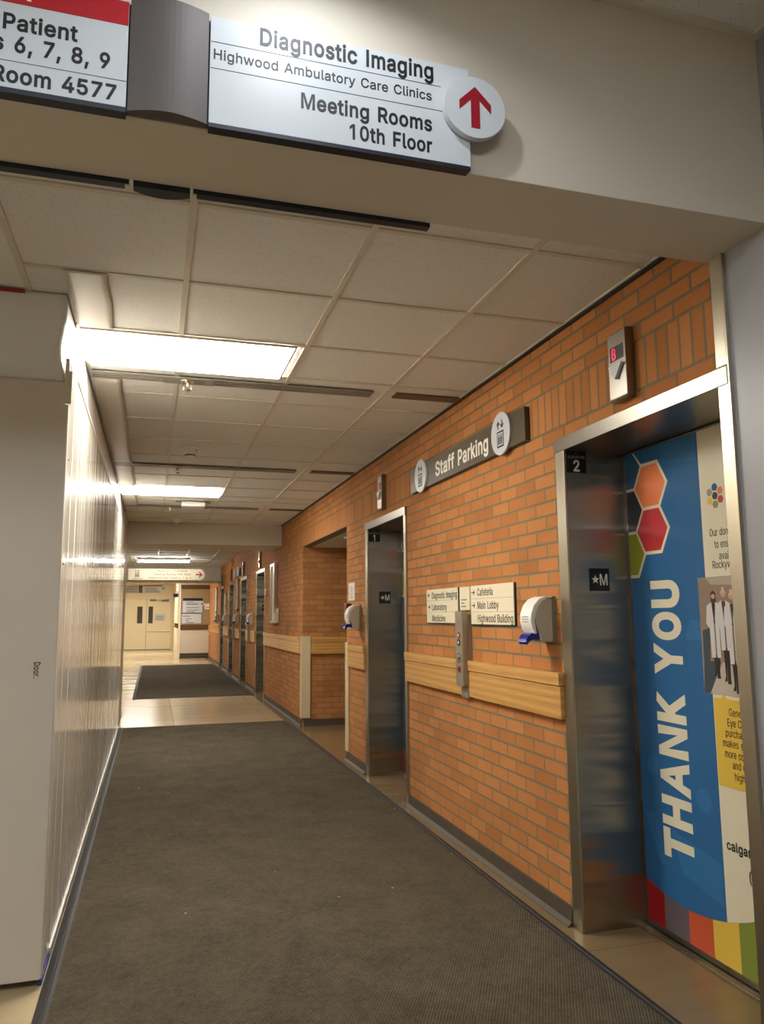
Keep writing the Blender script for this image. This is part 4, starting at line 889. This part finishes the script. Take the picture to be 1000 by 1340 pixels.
# plastic sheeting closing the gap between hoarding and ceiling, slightly rippled
def rippled(ptsfun, nu, nv):
    t = bmesh.new(); g = [[t.verts.new(ptsfun(i / nu, j / nv)) for j in range(nv + 1)] for i in range(nu + 1)]
    for i in range(nu):
        for j in range(nv): t.faces.new((g[i][j], g[i + 1][j], g[i + 1][j + 1], g[i][j + 1]))
    return t
def sheet_obj(name, fun, nu, nv, m, parent, th=.002):
    mb = MB(); mb.add(rippled(fun, nu, nv)); o = mb.build(name, m, parent, True)
    md = o.modifiers.new('thick', 'SOLIDIFY'); md.thickness = th; md.offset = 0
    return o
ts = [thing('plastic_sheet', lab, 'plastic sheet', (0, 0, 0), 'floor', 'white plastic sheeting over the hoarding') for lab in ('white plastic sheet above the beige hoarding board, facing the lobby',
      'rippled white plastic sheet above the ribbed hoarding panel', 'narrow white plastic strip taped on the ceiling along the hoarding')]
bulge = lambda v: .018 * math.sin(PI * min(1, v * 1.25)) ** 1.5 if v < .8 else 0.0
sheet_obj('front_sheet', lambda u, v: (-2.95 + (P - .023 - bulge(v) + 2.95) * u, HY + .024 + .003 * math.sin(u * 9 + v * 4) + 0.0, HT + .001 + (CZ - .006 - HT) * v), 60, 20, M['sheet'], ts[0])
sheet_obj('side_sheet', lambda u, v: (P - .023 - bulge(v) * max(0, 1 - u * 18) + .006 * math.sin(u * 23) * math.sin(v * PI) * min(1, u * 9) * .8, HY + .029 + (10.1 - HY - .029) * u, 2.436 - .116 * max(0, 1 - u * 20) + (CZ - .016 - 2.436 + .116 * max(0, 1 - u * 20)) * v), 180, 20, M['sheet'], ts[1])
for ya, yb in ((3.05, 3.655), (4.455, 6.925), (7.075, 8.115), (8.745, 9.585), (9.735, 10.1)):
    sheet_obj('ceiling_flap', lambda u, v: (P - .014 + (.162 + .004 * math.sin(u * 9 + ya) * v) * v, ya + (yb - ya) * u, CZ - .012 - .002 * math.sin(u * 8) * math.sin(v * PI)), 30, 6, M['film'], ts[2])
MB().box(-1.4, -.545, HY + .004, HY + .018, CZ - .020, CZ - .009).build('red_tape', M['redtape'], ts[0])

# ================================================================== CEILING FITTINGS
def troffer(label, x0, x1, y0, y1, z, strength, color=WARM, group='recessed ceiling troffers'):
    t = thing('ceiling_light', label, 'ceiling light', ((x0 + x1) / 2, (y0 + y1) / 2, z), 'floor', group)
    hx, hy = (x1 - x0) / 2, (y1 - y0) / 2
    MB().box(-hx, hx, -hy, -hy + .010, -.012, -.001).box(-hx, hx, hy - .010, hy, -.012, -.001).box(-hx, -hx + .010, -hy + .010, hy - .010, -.012, -.001).box(hx - .010, hx, -hy + .010, hy - .010, -.012, -.001).build('frame', M['tee'], t)
    MB().box(-hx + .010, hx - .010, -hy + .010, hy - .010, -.008, -.002).build('diffuser', glow_mat('diffuser_glow', strength, color), t)
    return t
troffer('large lit ceiling panel nearest the header above the hoarding', P - .005, .655, 3.665, 4.205, CZ - .007, TROFFER)
troffer('second lit ceiling panel farther down the corridor', P - .005, .685, 8.125, 8.735, CZ - .007, TROFFER)
troffer('added lobby fill light behind the photographer', -.6, .6, -.5, .1, 3.205, NEAR, COOL)  # unseen panel added as cool fill for the lobby side
troffer('added lobby fill light at the left behind the photographer', -2.6, -1.4, .2, .8, 3.205, NEAR, COOL)  # second added lobby fill, also out of view
troffer('added hidden fill light in front of the far double doors', -1.0, .2, 29.8, 30.4, 2.945, FAR)  # added out of view to brighten the far doors
troffer('added hidden fill light just behind the first beam', -.5, .7, 13.7, 14.3, 2.742, 15.0)  # added, masked by the beam, to light the far brick
troffer('added hidden fill light beyond the second beam', -1.0, .2, 24.4, 25.0, 2.945, FAR)  # added out of view as fill for the end zone
# bare fluorescent tube fitting under the far ceiling
t = thing('tube_light', 'bright fluorescent tube hanging above the far hanging sign', 'ceiling light', (.22, 18.9, 2.74), 'floor')
MB().box(-.60, .60, -.05, .05, -.05, -.002, .006).build('housing', M['white'], t)
MB().cyl(0, -.075, -.58, .58, .022, n=16, axis='x').build('tube', glow_mat('tube_glow', 80, WARM), t)
MB().tube([(-.68, -.1, -.001), (-.62, -.05, -.10)], .012).build('cable', M['white'], t)
# recessed downlight that washes the header sign (just out of frame)
t = thing('downlight', 'recessed lobby downlight washing the header sign', 'ceiling light', (.34, 1.42, 3.205), 'floor')
MB().lathe([(.09, -.012), (.09, -.001), (.062, -.001), (.062, -.012)], 0, 0).build('trim_ring', M['white'], t)
ld = bpy.data.lights.new('downlight_lamp', 'SPOT'); ld.energy = DOWN; ld.color = COOL; ld.spot_size = math.radians(150); ld.spot_blend = 0.5; ld.shadow_soft_size = .03
lo = bpy.data.objects.new('downlight_lamp', ld); COL.objects.link(lo); lo.parent = t; lo.location = (0, 0, -.03)

def slot(y, label, x0, x1):
    t = thing('air_diffuser', label, 'air vent', (0, y, CZ - .006), 'floor', 'slot diffusers across the ceiling')
    MB().box(x0, x1, -.05, .05, -.003, .002).build('tray', M['slotdark'], t)
    b = MB()
    for k in (-.046, -.017, .017, .046): b.box(x0, x1, k - .0085, k + .0085, -.010, -.003)
    b.build('blades', M['slot'], t)
    MB().box(.02, .30, -.056, .056, -.013, -.0105).build('cover_plate', M['slot'], t)
    return t
for k, (y, lab) in enumerate(((4.375, 'slot air diffuser just behind the nearest ceiling light'), (7.0, 'slot air diffuser beyond the smoke detector'), (9.66, 'slot air diffuser farthest down the corridor'))):
    slot(y, lab, P, 1.24)
    o = tag(MB().box(1.385, W - .002, y - .05, y + .05, CZ - .0115, CZ - .001).build('slot_cover', M['brownslot']), ('brown slot cover in the ceiling against brick, nearest of three', 'brown slot cover in the ceiling against brick, middle of three', 'brown slot cover in the ceiling against brick, farthest of three')[k], 'vent cover', 'brown slot covers by the brick wall')
def sprinkler(x, y, lab, z=CZ - .0192):
    t = thing('sprinkler_head', lab, 'sprinkler', (x, y, z), 'floor', 'sprinkler heads in the ceiling')
    MB().lathe([(.038, -.004), (.040, 0), (.02, 0), (.016, -.006)], 0, 0).build('escutcheon', M['chrome'], t)
    MB().lathe([(.010, -.03), (.012, 0)], 0, 0, n=12).box(-.022, -.017, -.004, .004, -.05, -.01).box(.017, .022, -.004, .004, -.05, -.01).lathe([(.020, -.054), (.024, -.050)], 0, 0, n=16).build('head', M['chrome'], t)
sprinkler(.15, 4.375, 'chrome sprinkler head in the nearest slot diffuser'); sprinkler(.17, 7.0, 'chrome sprinkler head in the middle slot diffuser'); sprinkler(.17, 9.66, 'chrome sprinkler head in the farthest slot diffuser')
def smoke(x, y, lab, z=CZ):
    t = thing('smoke_detector', lab, 'smoke detector', (x, y, z), 'floor', 'smoke detectors on the ceiling')
    MB().lathe([(.085, -.012), (.085, -.001)], 0, 0).build('base', M['white'], t)
    MB().lathe([(.03, -.075), (.036, -.07), (.045, -.045), (.07, -.014), (.07, -.012)], 0, 0).build('sensor', M['white'], t, True)
    MB().lathe([(.034, -.068), (.0405, -.064), (.0425, -.057), (.036, -.057)], 0, 0, n=12).build('grille', M['slotdark'], t)
smoke(.25, 6.25, 'white smoke detector on the ceiling before the second light'); smoke(.27, 11.0, 'white smoke detector near the far ceiling beam'); smoke(.35, 14.2, 'round white smoke detector beyond the first beam', 2.75)
t = thing('access_point', 'white box on the ceiling behind the second light', 'access point', (.42, 9.22, CZ - .001), 'floor')
MB().box(-.20, .20, -.03, .03, -.012, -.0005).build('bracket', M['slot'], t); MB().box(-.135, .135, -.11, .11, -.07, -.012, .02, 3).build('case', M['white'], t)
t = thing('dome_fixture', 'round flat fixture on the underside of the first beam', 'ceiling fixture', (.5, 11.75, 2.395), 'floor')
MB().lathe([(.10, -.02), (.13, -.012), (.14, -.001)], 0, 0).build('body', M['header'], t, True)
t = thing('alcove_fixture', 'flat round fixture on the alcove ceiling', 'ceiling fixture', (2.15, 8.3, 2.229), 'floor')
MB().lathe([(.10, -.02), (.12, -.012), (.13, -.001)], 0, 0).build('body', M['white'], t, True)

# ================================================================== HEADER SIGN
HF = 1.82
def header_sign():
    t = thing('overhead_sign', 'wide white direction sign on the header with red up arrow', 'sign', (0, HF, 0), 'front')
    S = .030
    MB().box(-1.0, .80, 2.568, 2.855, .0, .012).build('mounting_rail', M['rail_dark'], t)
    b = MB(); n = 14
    pts = [(-.095 + .186 * k / n, .030 + .022 * math.sin(PI * k / n)) for k in range(n + 1)]
    prof = pts + [(.091, .012), (-.095, .012)]
    tb = bmesh.new(); lo_ = [tb.verts.new((p[0], 2.560, p[1])) for p in prof]; hi_ = [tb.verts.new((p[0], 2.860, p[1])) for p in prof]
    tb.faces.new(lo_); tb.faces.new(hi_)
    for i in range(len(prof)): tb.faces.new((lo_[i], lo_[(i + 1) % len(prof)], hi_[(i + 1) % len(prof)], hi_[i]))
    bmesh.ops.recalc_face_normals(tb, faces=tb.faces[:])
    b.add(tb); b.build('centre_cover', M['pewter'], t)
    rp = MB().box(.095, .792, 2.566, 2.855, .012, S, .001).build('right_panel', M['signw'], t)
    lp = MB().box(-1.0, -.099, 2.568, 2.852, .012, S, .001).build('left_panel', M['signw'], t)
    MB().box(.095, .79, 2.555, 2.566, .0005, S).box(-1.0, -.099, 2.555, 2.5675, .0005, S).build('dark_lower_edge', M['rail_dark'], t)
    for a in (('Diagnostic Imaging', .218, .688, 2.801, .050, S, .022), ('Highwood Ambulatory Care Clinics', .104, .682, 2.739, .0275, S, .008), ('Meeting Rooms', .325, .682, 2.648, .044, S, .022), ('10th Floor', .453, .681, 2.586, .043, S, .022)):
        line('right_lettering', M['ink'], t, *a)
    MB().box(.097, .709, 2.785, 2.7865, S, S + .0006).box(.097, .712, 2.713, 2.7145, S, S + .0006).build('right_rule_lines', M['navy'], t)
    MB().box(-1.0, -.0995, 2.782, 2.845, S, S + .001).build('red_band', M['red'], t)
    line('band_lettering', M['whiteink'], t, 'EMERGENCY', -.72, -.298, 2.793, .042, S + .001, .02)
    for a in (('Patient', -.374, -.212, 2.713, .042, S, .022), ('Floors 6, 7, 8, 9', -.505, -.138, 2.658, .042, S, .022), ('Room 4577', -.39, -.121, 2.580, .041, S, .022)):
        line('left_lettering', M['ink'], t, *a)
    MB().box(-1.0, -.0995, 2.634, 2.6352, S, S + .0006).build('left_rule_line', M['navy'], t)
    dk = MB().cyl(.800, 2.728, .034, .052, .0895, n=56).build('arrow_disc', M['signw'], t)
    MB().cyl(.800, 2.728, S, .034, .03).build('disc_spacer', M['grey'], t)
    MB().poly(arrow(.800, 2.727, .122, 0, stem=.21, width=.76), .052, .053).build('up_arrow', M['maroon'], dk)
    return t
header_sign()
t = thing('overhead_sign', 'dark lower edge of the sign on the corridor side of the header', 'sign', (0, 2.105, 0), 'floor')
MB().box(-1.0, -.10, .002, .030, 2.553, 2.70).box(.075, .79, .002, .030, 2.553, 2.70).build('panel', M['rail_dark'], t)
b = MB(); pts = [(-.088 + .154 * k / 10, .030 + .022 * math.sin(PI * k / 10)) for k in range(11)] + [(.066, .002), (-.088, .002)]
t3 = bmesh.new(); lo_ = [t3.verts.new((p[0], p[1], 2.55)) for p in pts]; hi_ = [t3.verts.new((p[0], p[1], 2.70)) for p in pts]
t3.faces.new(lo_); t3.faces.new(hi_)
for i in range(len(pts)): t3.faces.new((lo_[i], lo_[(i + 1) % len(pts)], hi_[(i + 1) % len(pts)], hi_[i]))
bmesh.ops.recalc_face_normals(t3, faces=t3.faces[:]); b.add(t3); b.build('centre_cover', M['rail_dark'], t)
MB().box(-.110, -.096, .004, .036, 2.548, 2.555).box(.070, .084, .004, .036, 2.548, 2.555).build('end_clip', M['tee'], t)

# ================================================================== FAR SIGNS AND BOARD
t = thing('hanging_sign', 'long white hanging sign with red right arrow down the corridor', 'sign', (0, 20.0, 0), 'front')
MB().box(-.61, 1.09, 2.275, 2.555, -.03, .0, .003).build('sign_board', M['signc'], t)
MB().box(-.612, 1.09, 2.262, 2.276, -.032, .002).build('dark_lower_edge', M['rail_dark'], t)
dk = MB().cyl(1.09, 2.415, -.034, .004, .145, n=40).build('arrow_disc', M['signc'], t)
MB().poly(arrow(1.10, 2.415, .17, -PI / 2, stem=.2, width=.8), .004, .006).build('right_arrow', M['red'], dk)
for a in (('Basement / Cafeteria', .10, .80, 2.483, .05, .0, .01), ('Meeting Rooms 10th Floor', .01, .90, 2.395, .05, .0, .01), ('Patient Rooms Floors 6, 7, 8, 9', -.12, .90, 2.307, .05, .0, .01)):
    line('lettering', M['far_print'], t, *a)
bi, bp_ = MB(), MB(); elevator_icon(bi, bp_, -.40, 2.43, .17); bi.build('elevator_symbol', M['ink'], t); bp_.build('symbol_window', M['signc'], t)
MB().box(-.50, -.28, 2.30, 2.312, 0, .001).build('symbol_caption', M['greyink'], t)
MB().tube([(-.45, 2.555, -.015), (-.45, 2.749, -.015)], .006).tube([(.9, 2.555, -.015), (.9, 2.749, -.015)], .006).build('hanger', M['grey'], t)
t = thing('door_sign', 'grey and white directional signs above the far double doors', 'sign', (0, 33.97, 0), 'front')
MB().box(-1.25, -.62, 2.36, 2.68, -.028, .0).build('left_panel', mat('pale_grey_sign', (176, 174, 160), 0.5), t)
MB().box(-.60, -.44, 2.37, 2.69, -.028, .0).build('centre_cover', M['pewter'], t)
MB().box(-.42, .36, 2.36, 2.64, -.028, .0).build('right_panel', M['signw'], t)
MB().box(-.42, .36, 2.64, 2.69, -.028, .001).build('red_band', M['red'], t)
for a in (('Highwood', -1.0, -.66, 2.60, .05, 0, .01), ('Ambulatory', -1.1, -.66, 2.50, .05, 0, .01), ('Care Clinics', -1.15, -.66, 2.40, .05, 0, .01)):
    line('left_lettering', M['ink'], t, *a)
b = MB()
for k in range(3): b.box(-.34, .26 - .06 * k, 2.40 + .075 * k, 2.435 + .075 * k, 0, .001)
b.build('right_print', M['greyink'], t)
dk = MB().cyl(.40, 2.56, -.03, .004, .10).build('arrow_disc', M['signw'], t); MB().poly(arrow(.40, 2.56, .11), .004, .006).build('up_arrow', M['ink'], dk)

t = thing('directory_board', 'tan wall board with brown rails at the end of the brick wall', 'wall board', (.86, 26.5, 0), 'front')
MB().box(.03, 1.10, 1.10, 2.27, 0, .02).build('tan_panel', M['tan'], t)
MB().box(.02, 1.06, 2.275, 2.42, 0, .03).build('top_rail', M['brown'], t)
MB().box(.02, 1.10, .925, 1.095, 0, .035).build('hand_rail', M['brown'], t)
MB().box(.03, 1.12, .17, .92, 0, .02).build('lower_panel', M['lowpanel'], t)
MB().box(.0, 1.12, .0, .08, 0, .03).box(.03, 1.12, .085, .165, 0, .012).build('kick_base', M['base'], t)
MB().box(-.02, .025, .02, 2.40, -.001, .04).build('corner_strip', M['white'], t)
t = thing('wall_directory', 'white two part directory with navy header on the tan board', 'sign', (.86, 26.48, 0), 'front')
u1 = MB().box(.09, .73, 1.49, 1.97, .0005, .02).build('upper_panel', M['signw'], t); MB().box(.09, .73, 1.885, 1.975, .02, .023).build('navy_header', M['navy'], u1)
u2 = MB().box(.07, .70, 1.14, 1.48, .0005, .02).build('lower_panel', M['signw'], t); MB().box(.07, .70, 1.46, 1.485, .02, .023).build('navy_stripe', M['navy'], u2)
b = MB()
for z, a, c in ((1.84, .2, .45), (1.78, .2, .6), (1.77, .2, .55), (1.66, .2, .62), (1.58, .2, .6), (1.52, .2, .5)): b.box(a, c, z - .012, z + .012, .02, .021)
b.build('upper_print', M['greyink'], u1)
b = MB()
for z, a, c in ((1.38, .1, .33), (1.29, .2, .38), (1.23, .2, .3), (1.17, .2, .45)): b.box(a, c, z - .012, z + .012, .02, .021)
b.build('lower_print', M['greyink'], u2)
dk = MB().cyl(.72, 1.78, .02, .032, .075).build('arrow_disc', M['signw'], t); MB().poly(arrow(.72, 1.78, .08, -PI / 2), .032, .034).build('right_arrow', M['ink'], dk)
t = thing('wall_plaque', 'small white plaque with red line right of the directory', 'sign', (.86, 26.48, 0), 'front')
MB().box(.80, 1.04, 1.60, 1.79, .0005, .03, .004).build('plate', M['white'], t); MB().box(.83, .99, 1.655, 1.675, .03, .031).build('red_line', M['redbtn'], t)
t = thing('dome_camera', 'dark camera bracket at the top left corner of the tan board wall', 'camera', (.86, 27.2, 2.12), 'floor')
MB().box(-.14, 0, -.05, .05, .02, .10, .01).build('bracket', M['white'], t); MB().cyl(-.12, 0, -.10, .02, .075, r2=.09, n=20).build('housing', M['navy'], t)
for y, z, lab in ((28.0, 1.05, 'nearer dark red alarm box on the cream side wall'), (30.0, 1.05, 'farther dark red alarm box on the cream side wall')):
    t = thing('wall_alarm', lab, 'alarm box', (.86, y, z), 'floor'); MB().box(-.06, -.001, -.07, .07, -.08, .08, .01).build('box', mat('alarm_dark_red', (96, 18, 20), .4), t); MB().box(-.068, -.06, -.04, .04, -.02, .02).build('handle', M['white'], t)
t = thing('door_frame', 'cream side doorway frame beyond the tan board', 'door frame', (.86, 31.2, 0), 'floor')
MB().box(-.03, -.001, -.6, -.54, 0, 2.15).box(-.03, -.001, .54, .6, 0, 2.15).box(-.03, -.001, -.54, .54, 2.1, 2.15).build('casing', M['cdoor'], t); MB().box(-.012, -.001, -.54, .54, .01, 2.1).build('leaf', M['cdoor'], t); MB().box(-.06, -.012, -.48, -.42, .98, 1.06, .006).build('handle', M['chrome'], t)
